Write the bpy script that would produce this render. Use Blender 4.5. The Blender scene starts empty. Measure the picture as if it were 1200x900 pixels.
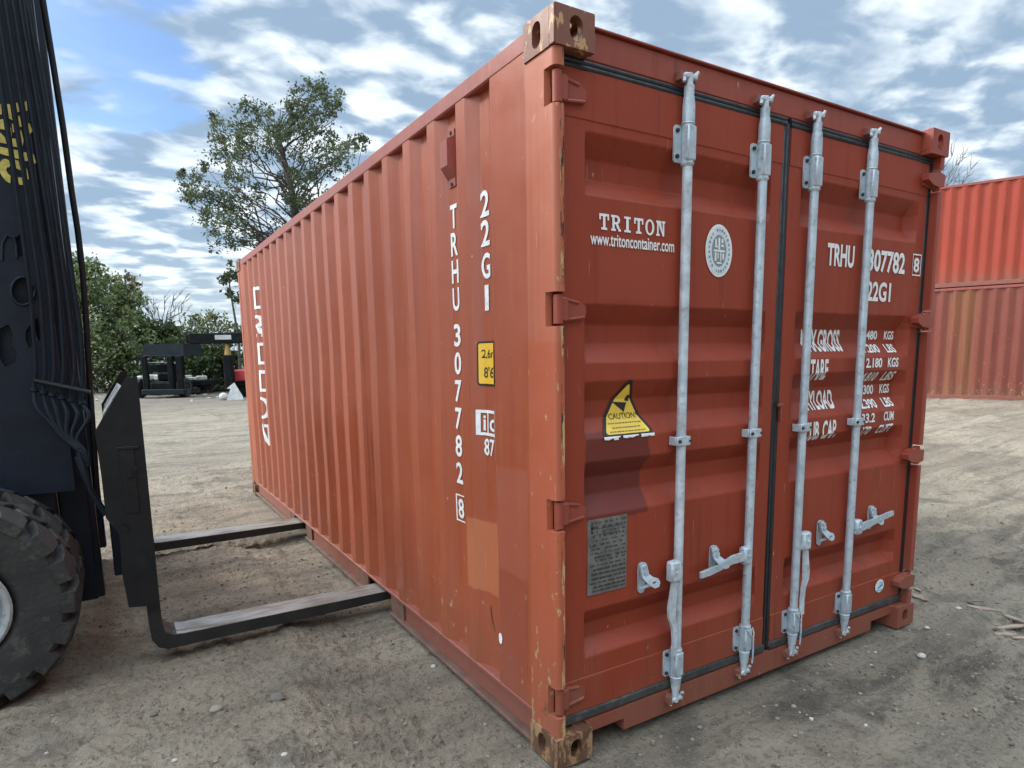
import bpy, bmesh, math, random
import numpy as np
from mathutils import Vector, Matrix

random.seed(7)
S = bpy.context.scene
COL = S.collection
PI = math.pi

# ------------------------------------------------------------------ camera
CAM = np.array([-1.26054, -1.78583, 1.50162])
RT = np.array([0.85109, -0.52484, -0.01373])
UP = np.array([0.08652, 0.11442, 0.98966])
FW = np.array([0.51784, 0.84348, -0.14279])
FOC, CX, CY = 759.926, 603.127, 528.446          # pixels of the 1200 x 900 photograph
cd = bpy.data.cameras.new('camera')
cam = bpy.data.objects.new('camera', cd)
COL.objects.link(cam)
m = Matrix.Identity(4)
for i in range(3):
    m[i][0], m[i][1], m[i][2], m[i][3] = RT[i], UP[i], -FW[i], CAM[i]
cam.matrix_world = m
cd.sensor_width = 36
cd.lens = FOC / 1200 * 36
cd.shift_x = -(CX - 600) / 1200
cd.shift_y = (CY - 450) / 1200
cd.clip_start, cd.clip_end = 0.05, 3000
S.camera = cam


def ray(px, py): return RT * (px - CX) / FOC - UP * (py - CY) / FOC + FW


def at(px, py, depth):                     # the point seen at a photo position, at a chosen distance
    return CAM + ray(px, py) * depth


def onp(px, py, ax, val):                  # ... on a plane of the world
    d = ray(px, py)
    return CAM + d * (val - CAM[ax]) / d[ax]


# ------------------------------------------------------------------ world, sun, exposure
SUN_EL, SUN_AZ = 33, -42                   # azimuth measured from +Y towards +X
W = bpy.data.worlds.new('World')
S.world = W
W.use_nodes = True
nt = W.node_tree
nt.nodes.clear()


def nd(nt, typ, ins=None, **kw):
    n = nt.nodes.new(typ)
    for k, v in kw.items(): setattr(n, k, v)
    for k, v in (ins or {}).items():
        if isinstance(v, bpy.types.NodeSocket): nt.links.new(v, n.inputs[k])
        else: n.inputs[k].default_value = v
    return n


def mth(nt, op, a, b=0.0, c=None, clamp=False):
    ins = {0: a, 1: b}
    if c is not None: ins[2] = c
    return nd(nt, 'ShaderNodeMath', ins, operation=op, use_clamp=clamp).outputs[0]


def ss(nt, v, lo, hi, a=0.0, b=1.0):        # smoothstep map range
    return nd(nt, 'ShaderNodeMapRange', {'Value': v, 'From Min': lo, 'From Max': hi, 'To Min': a, 'To Max': b},
              interpolation_type='SMOOTHSTEP').outputs[0]


def mix(nt, f, a, b, blend='MIX'):
    n = nt.nodes.new('ShaderNodeMix')
    n.data_type = 'RGBA'
    n.blend_type = blend
    for i, v in ((0, f), (6, a), (7, b)):
        if isinstance(v, bpy.types.NodeSocket): nt.links.new(v, n.inputs[i])
        else: n.inputs[i].default_value = v if i == 0 else (tuple(v) + (1,))[:4]
    return n.outputs[2]


def noise(nt, vec, scale, detail=4, rough=0.55, dist=0.0):
    return nd(nt, 'ShaderNodeTexNoise', {'Vector': vec, 'Scale': scale, 'Detail': detail, 'Roughness': rough,
                                         'Distortion': dist}).outputs['Fac']


def mapping(nt, vec, scale=(1, 1, 1), loc=(0, 0, 0), rot=(0, 0, 0)):
    return nd(nt, 'ShaderNodeMapping', {'Vector': vec, 'Scale': scale, 'Location': loc, 'Rotation': rot}).outputs[0]


tc = nd(nt, 'ShaderNodeTexCoord').outputs['Generated']
sky = nd(nt, 'ShaderNodeTexSky', sky_type='NISHITA', sun_disc=False, sun_elevation=math.radians(SUN_EL),
         sun_rotation=math.radians(SUN_AZ), air_density=1.0, dust_density=1.2, ozone_density=1.5).outputs[0]
sx = nd(nt, 'ShaderNodeSeparateXYZ', {0: tc})
zc = mth(nt, 'MAXIMUM', sx.outputs[2], 0.0)
den = mth(nt, 'ADD', zc, 0.16)
cu = nd(nt, 'ShaderNodeCombineXYZ', {0: mth(nt, 'DIVIDE', sx.outputs[0], den), 1: mth(nt, 'DIVIDE', sx.outputs[1], den), 2: 0.0}).outputs[0]
cur = mapping(nt, cu, (1.0, 1.25, 1), (0.35, 0.9, 0), (0, 0, 0.75))
n1 = noise(nt, cur, 5.0, 4, 0.5, 0.2)
n2 = noise(nt, mapping(nt, cu, (1, 1, 1), (3.1, 1.7, 0)), 0.9, 3, 0.5, 0.2)
n3 = noise(nt, mapping(nt, cu, (1.0, 1.6, 1), (1, 4, 2), (0, 0, 0.95)), 6.5, 3, 0.5, 0.2)
cl = mth(nt, 'ADD', mth(nt, 'MULTIPLY', n1, 0.62), mth(nt, 'ADD', mth(nt, 'MULTIPLY', n2, 0.5), mth(nt, 'MULTIPLY', n3, 0.24)))
cover = ss(nt, cl, 0.27, 0.47)
rb = ray(125, 45)
rb = rb / np.linalg.norm(rb)
gap = ss(nt, mth(nt, 'ADD', nd(nt, 'ShaderNodeVectorMath', {0: tc, 1: tuple(rb)}, operation='DOT_PRODUCT').outputs['Value'],
                 mth(nt, 'MULTIPLY', mth(nt, 'SUBTRACT', n1, 0.5), 0.03)), 0.9925, 0.9995, 1.0, 0.05)   # a blue gap in the cloud
cover = mth(nt, 'MULTIPLY', cover, gap)
bright = ss(nt, cl, 0.46, 0.74)
shade = ss(nt, noise(nt, mapping(nt, cur, (1, 1, 1), (0.12, 0.2, 0)), 5.2, 4, 0.5, 0.25), 0.40, 0.62)
ccol = mix(nt, mth(nt, 'MULTIPLY', mth(nt, 'ADD', mth(nt, 'MULTIPLY', bright, 0.75), 0.25), shade), (2.5, 3.45, 4.6), (8.2, 8.9, 9.2))
# extra glow added to the unseen overcast, overhead and left, to light the container
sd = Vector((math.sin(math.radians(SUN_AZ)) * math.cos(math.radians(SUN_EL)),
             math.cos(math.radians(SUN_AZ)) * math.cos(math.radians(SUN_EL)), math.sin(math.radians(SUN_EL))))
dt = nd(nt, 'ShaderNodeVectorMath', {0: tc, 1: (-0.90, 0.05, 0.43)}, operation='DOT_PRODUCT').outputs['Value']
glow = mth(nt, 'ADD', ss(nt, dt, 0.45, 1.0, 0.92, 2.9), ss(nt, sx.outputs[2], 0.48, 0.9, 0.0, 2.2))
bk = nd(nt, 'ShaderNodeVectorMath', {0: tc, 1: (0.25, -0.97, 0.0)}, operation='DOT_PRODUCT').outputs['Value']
bk = mth(nt, 'MULTIPLY', ss(nt, bk, 0.1, 0.8), ss(nt, sx.outputs[2], 0.65, 0.3))   # unseen sky darkened low behind the camera, added to deepen the door shading
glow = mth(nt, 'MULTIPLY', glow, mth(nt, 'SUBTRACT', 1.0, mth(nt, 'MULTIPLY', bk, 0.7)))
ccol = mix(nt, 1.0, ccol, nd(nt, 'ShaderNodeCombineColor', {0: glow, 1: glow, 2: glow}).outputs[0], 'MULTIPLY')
skyb = mix(nt, 1.0, sky, (0.72, 0.90, 1.12), 'MULTIPLY')
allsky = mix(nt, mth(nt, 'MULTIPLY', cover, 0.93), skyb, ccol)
# a pale band of thin cloud low over the horizon
hz = ss(nt, sx.outputs[2], -0.02, 0.2, 0.75, 0.0)
allsky = mix(nt, hz, allsky, (4.6, 5.4, 5.7))
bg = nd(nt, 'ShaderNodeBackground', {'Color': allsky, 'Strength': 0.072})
nd(nt, 'ShaderNodeOutputWorld', {'Surface': bg.outputs[0]})

sl = bpy.data.lights.new('sun', 'SUN')
sl.energy = 1.5
sl.angle = math.radians(16)
sl.color = (1.0, 0.94, 0.85)
so = bpy.data.objects.new('sun', sl)
so.rotation_euler = (-sd).to_track_quat('-Z', 'Y').to_euler()
so.location = (-6, 2, 12)
COL.objects.link(so)
vs = S.view_settings
vs.view_transform = 'Standard'
vs.look = 'None'
vs.exposure = 1.12
vs.gamma = 1
vs.use_curve_mapping = False

# ------------------------------------------------------------------ materials
MATS = {}


def newmat(name):
    mt = bpy.data.materials.new(name)
    mt.use_nodes = True
    nt = mt.node_tree
    nt.nodes.clear()
    out = nd(nt, 'ShaderNodeOutputMaterial')
    p = nd(nt, 'ShaderNodeBsdfPrincipled')
    nt.links.new(p.outputs[0], out.inputs[0])
    MATS[name] = mt
    return mt, nt, p


def setin(nt, p, k, v):
    if isinstance(v, bpy.types.NodeSocket): nt.links.new(v, p.inputs[k])
    else: p.inputs[k].default_value = (tuple(v) + (1,))[:4] if isinstance(v, (tuple, list)) else v


def simple(name, col, rough=0.5, metal=0.0, var=0.25, scale=9.0, bump=0.0, bscale=60.0, dirt=None, spec=0.5):
    """plain painted / natural surface with uneven colour, gloss and optional dirt"""
    mt, nt, p = newmat(name)
    co = nd(nt, 'ShaderNodeTexCoord').outputs['Object']
    n = noise(nt, co, scale, 5, 0.6)
    c = mix(nt, ss(nt, n, 0.3, 0.7), [x * (1 - var) for x in col], [min(1, x * (1 + var)) for x in col])
    if dirt:
        c = mix(nt, mth(nt, 'MULTIPLY', ss(nt, noise(nt, co, scale * 2.3, 6, 0.65), 0.52, 0.7), dirt[1]), c, dirt[0])
    setin(nt, p, 'Base Color', c)
    setin(nt, p, 'Roughness', ss(nt, noise(nt, co, scale * 1.7, 4), 0.3, 0.7, max(0.05, rough - 0.1), min(1, rough + 0.12)))
    p.inputs['Metallic'].default_value = metal
    p.inputs['Specular IOR Level'].default_value = spec
    if bump:
        b = nd(nt, 'ShaderNodeBump', {'Height': noise(nt, co, bscale, 4), 'Strength': bump, 'Distance': 0.01})
        nt.links.new(b.outputs[0], p.inputs['Normal'])
    return mt


def rect(nt, co, ax1, a0, a1, ax2, b0, b1, soft=0.006, wob=0.011, seed=0.0):
    """mask of a rough-edged repaint patch in object coordinates"""
    s = nd(nt, 'ShaderNodeSeparateXYZ', {0: co}).outputs
    w = mth(nt, 'MULTIPLY', mth(nt, 'SUBTRACT', noise(nt, mapping(nt, co, (1, 1, 1), (seed, seed, 0)), 9, 3), 0.5), wob * 4)
    u = mth(nt, 'ADD', s[ax1], w)
    v = mth(nt, 'ADD', s[ax2], w)
    k = mth(nt, 'MULTIPLY', ss(nt, u, a0 - soft, a0 + soft), ss(nt, u, a1 + soft, a1 - soft))
    k2 = mth(nt, 'MULTIPLY', ss(nt, v, b0 - soft, b0 + soft), ss(nt, v, b1 + soft, b1 - soft))
    return mth(nt, 'MULTIPLY', k, k2)


def paint(name, col=(0.340, 0.073, 0.030), patches=(), wear=0.0, rust=0.0, fade=0.45, dust=0.35, gloss=0.36, spec=0.45, edge=None, grime=0.45, drip=0.5):
    """old red container paint: sun-faded blotches, rain streaks, scratches, chips and rust"""
    mt, nt, p = newmat(name)
    co = nd(nt, 'ShaderNodeTexCoord').outputs['Object']
    big = noise(nt, co, 1.1, 5, 0.6)
    c = mix(nt, mth(nt, 'MULTIPLY', ss(nt, big, 0.35, 0.7), fade), col, (col[0] * 1.15, col[1] * 1.3, col[2] * 1.3))
    st = noise(nt, mapping(nt, co, (22, 22, 0.9)), 1.0, 5, 0.6)
    c = mix(nt, mth(nt, 'MULTIPLY', ss(nt, st, 0.48, 0.72), 0.35), c, (col[0] * 0.66, col[1] * 0.62, col[2] * 0.62))
    c = mix(nt, mth(nt, 'MULTIPLY', ss(nt, noise(nt, mapping(nt, co, (30, 30, 1.6), (5, 2, 1)), 1.0, 4), 0.58, 0.75), dust), c,
            (col[0] * 1.2, col[1] * 1.7, col[2] * 1.75))
    for (ax1, a0, a1, ax2, b0, b1, pc, st_, sd_) in patches:
        c = mix(nt, mth(nt, 'MULTIPLY', rect(nt, co, ax1, a0, a1, ax2, b0, b1, seed=sd_), st_), c, pc)
    # fine scratches
    sc = noise(nt, mapping(nt, co, (45, 45, 3.2), (1, 7, 3)), 2.0, 3, 0.5)
    c = mix(nt, mth(nt, 'MULTIPLY', ss(nt, sc, 0.70, 0.76), 0.35 + wear * 0.4), c, (0.50, 0.26, 0.16))
    # chips down to primer and rust, more of them low down
    sz = nd(nt, 'ShaderNodeSeparateXYZ', {0: co}).outputs[2]
    low = ss(nt, sz, 0.9, 0.0, 0.0, 0.05 + 0.05 * wear)
    ch = mth(nt, 'ADD', noise(nt, mapping(nt, co, (1, 1, 0.55)), 26, 5, 0.65), low)
    c = mix(nt, ss(nt, ch, 0.735 - wear * 0.085, 0.75 - wear * 0.085), c, (0.46, 0.27, 0.12))
    rs = mth(nt, 'ADD', noise(nt, mapping(nt, co, (1, 1, 0.4), (2, 9, 4)), 19, 6, 0.7), low)
    c = mix(nt, ss(nt, rs, 0.745 - rust * 0.16, 0.78 - rust * 0.14), c, (0.085, 0.035, 0.018))
    dz_ = mth(nt, 'ADD', sz, mth(nt, 'MULTIPLY', mth(nt, 'SUBTRACT', noise(nt, mapping(nt, co, (3, 3, 1)), 2.0, 5, 0.65), 0.5), 1.1))
    c = mix(nt, mth(nt, 'MULTIPLY', ss(nt, dz_, 0.55, 0.0), grime), c, (0.20, 0.105, 0.07))     # road dust thrown up the bottom
    dr_ = noise(nt, mapping(nt, co, (16, 16, 0.55), (8, 3, 5)), 1.0, 6, 0.7)
    c = mix(nt, mth(nt, 'MULTIPLY', ss(nt, dr_, 0.60, 0.68), drip), c, (0.12, 0.035, 0.018))       # thin rust runs
    if edge:                                 # knocks along an exposed edge (object x range)
        ex = nd(nt, 'ShaderNodeSeparateXYZ', {0: co}).outputs[0]
        em = mth(nt, 'MULTIPLY', ss(nt, ex, edge[0], edge[0] + 0.004), ss(nt, ex, edge[1] + 0.004, edge[1]))
        e1 = noise(nt, mapping(nt, co, (60, 60, 7)), 1.0, 5, 0.7)
        c = mix(nt, mth(nt, 'MULTIPLY', em, ss(nt, e1, 0.53, 0.56)), c, (0.50, 0.33, 0.15))
        e2 = noise(nt, mapping(nt, co, (70, 70, 9), (3, 1, 2)), 1.0, 5, 0.7)
        c = mix(nt, mth(nt, 'MULTIPLY', em, ss(nt, e2, 0.55, 0.57)), c, (0.05, 0.025, 0.016))
    setin(nt, p, 'Base Color', c)
    setin(nt, p, 'Roughness', ss(nt, noise(nt, co, 3.5, 5), 0.3, 0.7, gloss, gloss + 0.2))
    p.inputs['Specular IOR Level'].default_value = spec
    h = mth(nt, 'ADD', mth(nt, 'MULTIPLY', noise(nt, co, 2.2, 3), 1.0), mth(nt, 'MULTIPLY', noise(nt, co, 90, 3), 0.05))
    b = nd(nt, 'ShaderNodeBump', {'Height': h, 'Strength': 0.35, 'Distance': 0.02})
    nt.links.new(b.outputs[0], p.inputs['Normal'])
    return mt


ORANGE = (0.46, 0.125, 0.05)
side_paint = paint('side_paint', gloss=0.34, spec=0.5, wear=0.45, rust=0.15, grime=0.28, fade=0.35, patches=(
    (1, 0.44, 0.70, 2, 0.50, 0.815, (0.45, 0.135, 0.058), 0.95, 0),
    (1, 0.22, 0.42, 2, 0.02, 0.66, (0.30, 0.066, 0.036), 0.75, 2),
    (1, 0.20, 0.43, 2, 0.66, 1.08, (0.37, 0.095, 0.055), 0.6, 3),
    (1, 1.30, 1.62, 2, 0.25, 0.70, (0.30, 0.06, 0.033), 0.35, 5)))
post_paint = paint('post_paint', col=(0.40, 0.105, 0.052), wear=0.85, rust=0.35, edge=(0.026, 0.050), patches=(
    (2, 0.0, 1.55, 1, 0.0, 0.2, (0.40, 0.088, 0.04), 0.8, 4),))
door_paint = paint('door_paint', col=(0.275, 0.041, 0.018), spec=0.28, gloss=0.42, wear=0.2, rust=0.1, grime=0.28, patches=(
    (0, 0.165, 0.475, 2, 0.90, 1.225, (0.135, 0.025, 0.019), 0.92, 1),
    (0, 0.22, 0.57, 2, 1.70, 1.885, (0.30, 0.052, 0.026), 0.6, 2)), fade=0.3, dust=0.2)
frame_paint = paint('frame_paint', col=(0.27, 0.048, 0.027), wear=0.3, rust=0.2)
cast_paint = paint('casting_paint', col=(0.19, 0.066, 0.038), wear=2.0, rust=0.85)
dust_steel = simple('dusty_steel', (0.145, 0.078, 0.058), 0.75, 0, 0.25, 7, 0.2, 40, dirt=((0.27, 0.08, 0.045), 0.8))
rail_paint = paint('rail_paint', col=(0.30, 0.075, 0.055), wear=0.2, rust=0.25, dust=0.6)
under_mat = simple('underside_steel', (0.035, 0.028, 0.024), 0.8)
galv = simple('galvanised_steel', (0.46, 0.52, 0.56), 0.45, 0.25, 0.16, 14, 0.25, 70, dirt=((0.20, 0.17, 0.14), 0.55))
galv_old = simple('flaking_galvanised_steel', (0.50, 0.54, 0.57), 0.55, 0.15, 0.2, 14, 0.4, 40, dirt=((0.25, 0.2, 0.17), 0.5))
rubber = simple('black_rubber', (0.010, 0.011, 0.013), 0.5, 0, 0.3, 12, 0.3, 50, dirt=((0.03, 0.027, 0.025), 0.4))
rubber_dusty = simple('dusty_rubber', (0.045, 0.042, 0.038), 0.75, 0, 0.3, 12, 0.2, 50, dirt=((0.15, 0.13, 0.11), 0.6))
letter_mat = simple('white_lettering', (0.78, 0.77, 0.74), 0.55, 0, 0.08, 30, dirt=((0.45, 0.25, 0.2), 0.25))
black_mat = simple('black_print', (0.012, 0.012, 0.012), 0.5, 0, 0.2)
yellow_mat = simple('yellow_label', (0.80, 0.46, 0.035), 0.45, 0, 0.06, 8)
gold_mat = simple('faded_yellow_label', (0.86, 0.58, 0.07), 0.4, 0, 0.12, 8)
seal_mat = simple('pale_seal', (0.66, 0.70, 0.72), 0.45, 0, 0.06)
sealgrey = simple('seal_grey', (0.22, 0.27, 0.29), 0.5, 0, 0.1)
blue_mat = simple('blue_print', (0.05, 0.35, 0.55), 0.45, 0, 0.1)
plate_mat = simple('weathered_plate', (0.165, 0.155, 0.14), 0.6, 0.25, 0.25, 18, 0.2, 80)
plateink = simple('plate_engraving', (0.05, 0.045, 0.04), 0.7)
bolt_mat = simple('dark_bolt', (0.03, 0.03, 0.032), 0.5, 0.3)
keeper_mat = paint('keeper_paint', col=(0.22, 0.075, 0.06), wear=0.8, rust=0.4)

truck = simple('navy_truck_paint', (0.005, 0.009, 0.019), 0.5, 0, 0.3, 6, 0.08, 40, dirt=((0.014, 0.015, 0.018), 0.4), spec=0.35)
truckblk = simple('black_truck_steel', (0.006, 0.006, 0.007), 0.55, 0, 0.35, 7, 0.1, 40, dirt=((0.02, 0.018, 0.015), 0.4), spec=0.35)
hose_mat = simple('hose_rubber', (0.006, 0.009, 0.015), 0.6, 0, 0.2, spec=0.22)
tyre_mat = simple('tyre_rubber', (0.026, 0.0245, 0.0225), 0.72, 0, 0.25, 7, 0.35, 45, dirt=((0.10, 0.085, 0.068), 0.6))
rim_mat = simple('grey_rim', (0.36, 0.37, 0.37), 0.45, 0.3, 0.15, 12, dirt=((0.12, 0.1, 0.08), 0.6))
fork_steel = simple('worn_fork_steel', (0.018, 0.016, 0.015), 0.55, 0, 0.3, 9, 0.2, 30)


def fork_top():
    mt, nt, p = newmat('scraped_fork_top')
    co = nd(nt, 'ShaderNodeTexCoord').outputs['Object']
    n = noise(nt, mapping(nt, co, (1.6, 5, 5)), 3.0, 6, 0.65)
    n2 = noise(nt, mapping(nt, co, (1.2, 14, 4)), 2.2, 5, 0.7)
    f = ss(nt, n, 0.34, 0.6)
    c = mix(nt, f, (0.16, 0.13, 0.10), (0.36, 0.35, 0.33))
    c = mix(nt, mth(nt, 'MULTIPLY', ss(nt, n2, 0.52, 0.66), 0.75), c, (0.11, 0.075, 0.045))
    setin(nt, p, 'Base Color', c)
    setin(nt, p, 'Roughness', ss(nt, n2, 0.3, 0.7, 0.3, 0.6))
    setin(nt, p, 'Metallic', mth(nt, 'MULTIPLY', f, 0.55))
    return mt


forktop = fork_top()
silver = simple('bare_steel', (0.55, 0.56, 0.57), 0.35, 0.5, 0.2, 12, dirt=((0.2, 0.19, 0.18), 0.5))
logo_yellow = simple('yellow_lettering', (0.62, 0.48, 0.11), 0.55, 0, 0.2, 30, dirt=((0.12, 0.10, 0.05), 0.5))
bark = simple('bark', (0.07, 0.055, 0.045), 0.9, 0, 0.35, 10, 0.5, 30)
twig = simple('bare_twigs', (0.17, 0.15, 0.14), 0.9, 0, 0.25)
wood = simple('weathered_wood', (0.26, 0.195, 0.145), 0.8, 0, 0.3, 14, 0.4, 40)
stone_white = simple('pale_stone', (0.46, 0.43, 0.37), 0.8, 0, 0.15, 20, 0.4, 40)
dark_machine = simple('dark_machine', (0.009, 0.010, 0.011), 0.8, 0, 0.3, 4, spec=0.15)
grey_machine = simple('grey_canopy', (0.016, 0.021, 0.024), 0.75, 0, 0.2, 3, spec=0.2)
red_machine = simple('red_machine', (0.50, 0.05, 0.06), 0.45, 0, 0.2, 3)
litter_mat = simple('white_litter', (0.52, 0.51, 0.48), 0.7, 0, 0.15, 6)
ylw_machine = simple('yellow_machine', (0.38, 0.24, 0.05), 0.5, 0, 0.15, 5)


def leaf_material(name, lo, hi, warm):
    mt, nt, p = newmat(name)
    nt.nodes.remove(p)
    out = [n for n in nt.nodes if n.type == 'OUTPUT_MATERIAL'][0]
    a = nd(nt, 'ShaderNodeAttribute', attribute_name='tint').outputs['Fac']
    c = mix(nt, ss(nt, a, 0.1, 0.9), lo, hi)
    c = mix(nt, ss(nt, a, 0.93, 0.97), c, warm)
    d = nd(nt, 'ShaderNodeBsdfDiffuse', {'Color': c})
    g = nd(nt, 'ShaderNodeBsdfGlossy', {'Color': (0.5, 0.5, 0.5, 1), 'Roughness': 0.5})
    t = nd(nt, 'ShaderNodeBsdfTranslucent', {'Color': mix(nt, 0.5, c, (0.13, 0.16, 0.03))})
    s1 = nd(nt, 'ShaderNodeMixShader', {0: 0.28, 1: d.outputs[0], 2: t.outputs[0]})
    s2 = nd(nt, 'ShaderNodeMixShader', {0: 0.05, 1: s1.outputs[0], 2: g.outputs[0]})
    nt.links.new(s2.outputs[0], out.inputs[0])
    return mt


leaf_tree = leaf_material('tree_leaves', (0.055, 0.078, 0.046), (0.15, 0.18, 0.105), (0.12, 0.11, 0.05))
leaf_bush = leaf_material('bush_leaves', (0.075, 0.112, 0.046), (0.25, 0.30, 0.13), (0.20, 0.21, 0.07))
leaf_dark = leaf_material('dark_leaves', (0.028, 0.052, 0.018), (0.09, 0.13, 0.045), (0.11, 0.12, 0.04))
leaf_pale = leaf_material('pale_leaves', (0.09, 0.11, 0.055), (0.24, 0.25, 0.13), (0.26, 0.24, 0.12))
leaf_red = leaf_material('reddish_leaves', (0.10, 0.055, 0.045), (0.19, 0.13, 0.085), (0.22, 0.12, 0.09))

# ------------------------------------------------------------------ mesh helpers
OFF = {}


def tag(o, label=None, cat=None, group=None, kind=None):
    for k, v in (('label', label), ('category', cat), ('group', group), ('kind', kind)):
        if v: o[k] = v
    return o


def empty(name, loc, label, cat, group=None):
    o = bpy.data.objects.new(name, None)
    o.empty_display_size = 0.2
    o.location = loc
    COL.objects.link(o)
    OFF[o.name] = Vector(loc)
    return tag(o, label, cat, group)


class MB:
    def __init__(self):
        self.v, self.f, self.mi = [], [], []

    def add(self, vs, fs, mi=0):
        b = len(self.v)
        self.v += [tuple(x) for x in vs]
        for f in fs:
            self.f.append([b + i for i in f])
            self.mi.append(mi)
        return self

    def box(self, lo, hi, bev=0.004, M=None, mi=0):
        c = [(a + b) / 2 for a, b in zip(lo, hi)]
        h = [abs(b - a) / 2 for a, b in zip(lo, hi)]
        b = min(bev, min(h) * 0.45)
        V, idx = [], {}
        for s in [(x, y, z) for x in (-1, 1) for y in (-1, 1) for z in (-1, 1)]:
            for ax in range(3):
                p = [c[i] + s[i] * (h[i] - (0 if i == ax else b)) for i in range(3)]
                idx[(s, ax)] = len(V)
                V.append(p)
        F = []
        for ax in range(3):
            o = [i for i in range(3) if i != ax]
            for sg in (-1, 1):
                q = []
                for (u, w) in ((-1, -1), (1, -1), (1, 1), (-1, 1)):
                    s = [0, 0, 0]
                    s[ax], s[o[0]], s[o[1]] = sg, u, w
                    q.append(idx[(tuple(s), ax)])
                F.append(q)
            for u in (-1, 1):
                for w in (-1, 1):
                    s1, s2 = [0, 0, 0], [0, 0, 0]
                    s1[o[0]] = s2[o[0]] = u
                    s1[o[1]] = s2[o[1]] = w
                    s1[ax], s2[ax] = -1, 1
                    s1, s2 = tuple(s1), tuple(s2)
                    F.append([idx[(s1, o[0])], idx[(s2, o[0])], idx[(s2, o[1])], idx[(s1, o[1])]])
        for s in [(x, y, z) for x in (-1, 1) for y in (-1, 1) for z in (-1, 1)]:
            F.append([idx[(s, 0)], idx[(s, 1)], idx[(s, 2)]])
        if M is not None: V = [M @ Vector(p) for p in V]
        return self.add(V, F, mi)

    def tube(self, pts, r, n=10, mi=0, cap=True):
        pts = [Vector(p) for p in pts]
        rs = r if isinstance(r, (list, tuple)) else [r] * len(pts)
        V, F = [], []
        a = None
        for i, p in enumerate(pts):
            t = (pts[min(i + 1, len(pts) - 1)] - pts[max(i - 1, 0)])
            t.normalize()
            if a is None:
                a = t.orthogonal().normalized()
            else:
                a = (a - t * a.dot(t))
                if a.length < 1e-6: a = t.orthogonal()
                a.normalize()
            b = t.cross(a)
            for k in range(n):
                g = 2 * PI * k / n
                V.append(p + (a * math.cos(g) + b * math.sin(g)) * rs[i])
        for i in range(len(pts) - 1):
            for k in range(n):
                F.append([i * n + k, i * n + (k + 1) % n, (i + 1) * n + (k + 1) % n, (i + 1) * n + k])
        if cap:
            F.append(list(range(n))[::-1])
            F.append([(len(pts) - 1) * n + k for k in range(n)])
        return self.add(V, F, mi)

    def prism(self, poly, fn, d0, d1, mi=0):
        """polygon (u,v) extruded between two depths; fn(u,v,d) gives the 3D point"""
        n = len(poly)
        V = [fn(u, v, d0) for u, v in poly] + [fn(u, v, d1) for u, v in poly]
        F = [list(range(n))[::-1], [n + i for i in range(n)]]
        F += [[i, (i + 1) % n, n + (i + 1) % n, n + i] for i in range(n)]
        return self.add(V, F, mi)

    def lathe(self, prof, fn, n=48, mi=0, closed=False):
        """profile of (radius, height) turned; fn(r*cos, r*sin, h) gives the 3D point"""
        V, F = [], []
        k = len(prof)
        for j in range(n):
            g = 2 * PI * j / n
            for r, h in prof: V.append(fn(r * math.cos(g), r * math.sin(g), h))
        for j in range(n):
            for i in range(k if closed else k - 1):
                i2 = (i + 1) % k
                F.append([j * k + i, j * k + i2, ((j + 1) % n) * k + i2, ((j + 1) % n) * k + i])
        return self.add(V, F, mi)

    def build(self, name, mat, parent=None, smooth=35, off=None, recalc=True):
        o0 = Vector((0, 0, 0))
        if parent is not None: o0 = OFF[parent.name]
        if off is not None: o0 = Vector(off)
        me = bpy.data.meshes.new(name)
        me.from_pydata([tuple(Vector(p) - o0) for p in self.v], [], self.f)
        mats = mat if isinstance(mat, (list, tuple)) else [mat]
        for q in mats: me.materials.append(q)
        if len(mats) > 1: me.polygons.foreach_set('material_index', self.mi)
        if recalc:
            bm = bmesh.new()
            bm.from_mesh(me)
            bmesh.ops.recalc_face_normals(bm, faces=bm.faces)
            bm.to_mesh(me)
            bm.free()
        if smooth:
            me.polygons.foreach_set('use_smooth', [True] * len(me.polygons))
            me.set_sharp_from_angle(angle=math.radians(smooth))
        o = bpy.data.objects.new(name, me)
        COL.objects.link(o)
        if parent is not None:
            o.parent = parent
            OFF[o.name] = OFF[parent.name]
        elif off is not None:
            o.location = off
            OFF[o.name] = Vector(off)
        else:
            OFF[o.name] = Vector((0, 0, 0))
        return o


def eval_curve(cu):
    o = bpy.data.objects.new('temporary', cu)
    COL.objects.link(o)
    dg = bpy.context.evaluated_depsgraph_get()
    me = bpy.data.meshes.new_from_object(o.evaluated_get(dg))
    V = [tuple(v.co) for v in me.vertices]
    F = [list(p.vertices) for p in me.polygons]
    bpy.data.objects.remove(o)
    bpy.data.meshes.remove(me)
    bpy.data.curves.remove(cu)
    return V, F


def holes(outer, inner, thick):
    """flat plate with real holes; local z = 0..thick"""
    cu = bpy.data.curves.new('temporary', 'CURVE')
    cu.dimensions = '2D'
    cu.fill_mode = 'BOTH'
    cu.extrude = thick / 2
    for poly in [outer] + list(inner):
        sp = cu.splines.new('POLY')
        sp.points.add(len(poly) - 1)
        for q, (x, y) in zip(sp.points, poly): q.co = (x, y, 0, 1)
        sp.use_cyclic_u = True
    V, F = eval_curve(cu)
    return [(x, y, z + thick / 2) for x, y, z in V], F


def stadium(cx, cy, w, h, n=8):
    r = min(w, h) / 2
    P = []
    dx, dy = max(0, w / 2 - r), max(0, h / 2 - r)
    for k in range(4 * n):
        g = 2 * PI * (k + 0.5) / (4 * n)
        P.append((cx + r * math.cos(g) + (dx if math.cos(g) > 0 else -dx), cy + r * math.sin(g) + (dy if math.sin(g) > 0 else -dy)))
    return P


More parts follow.
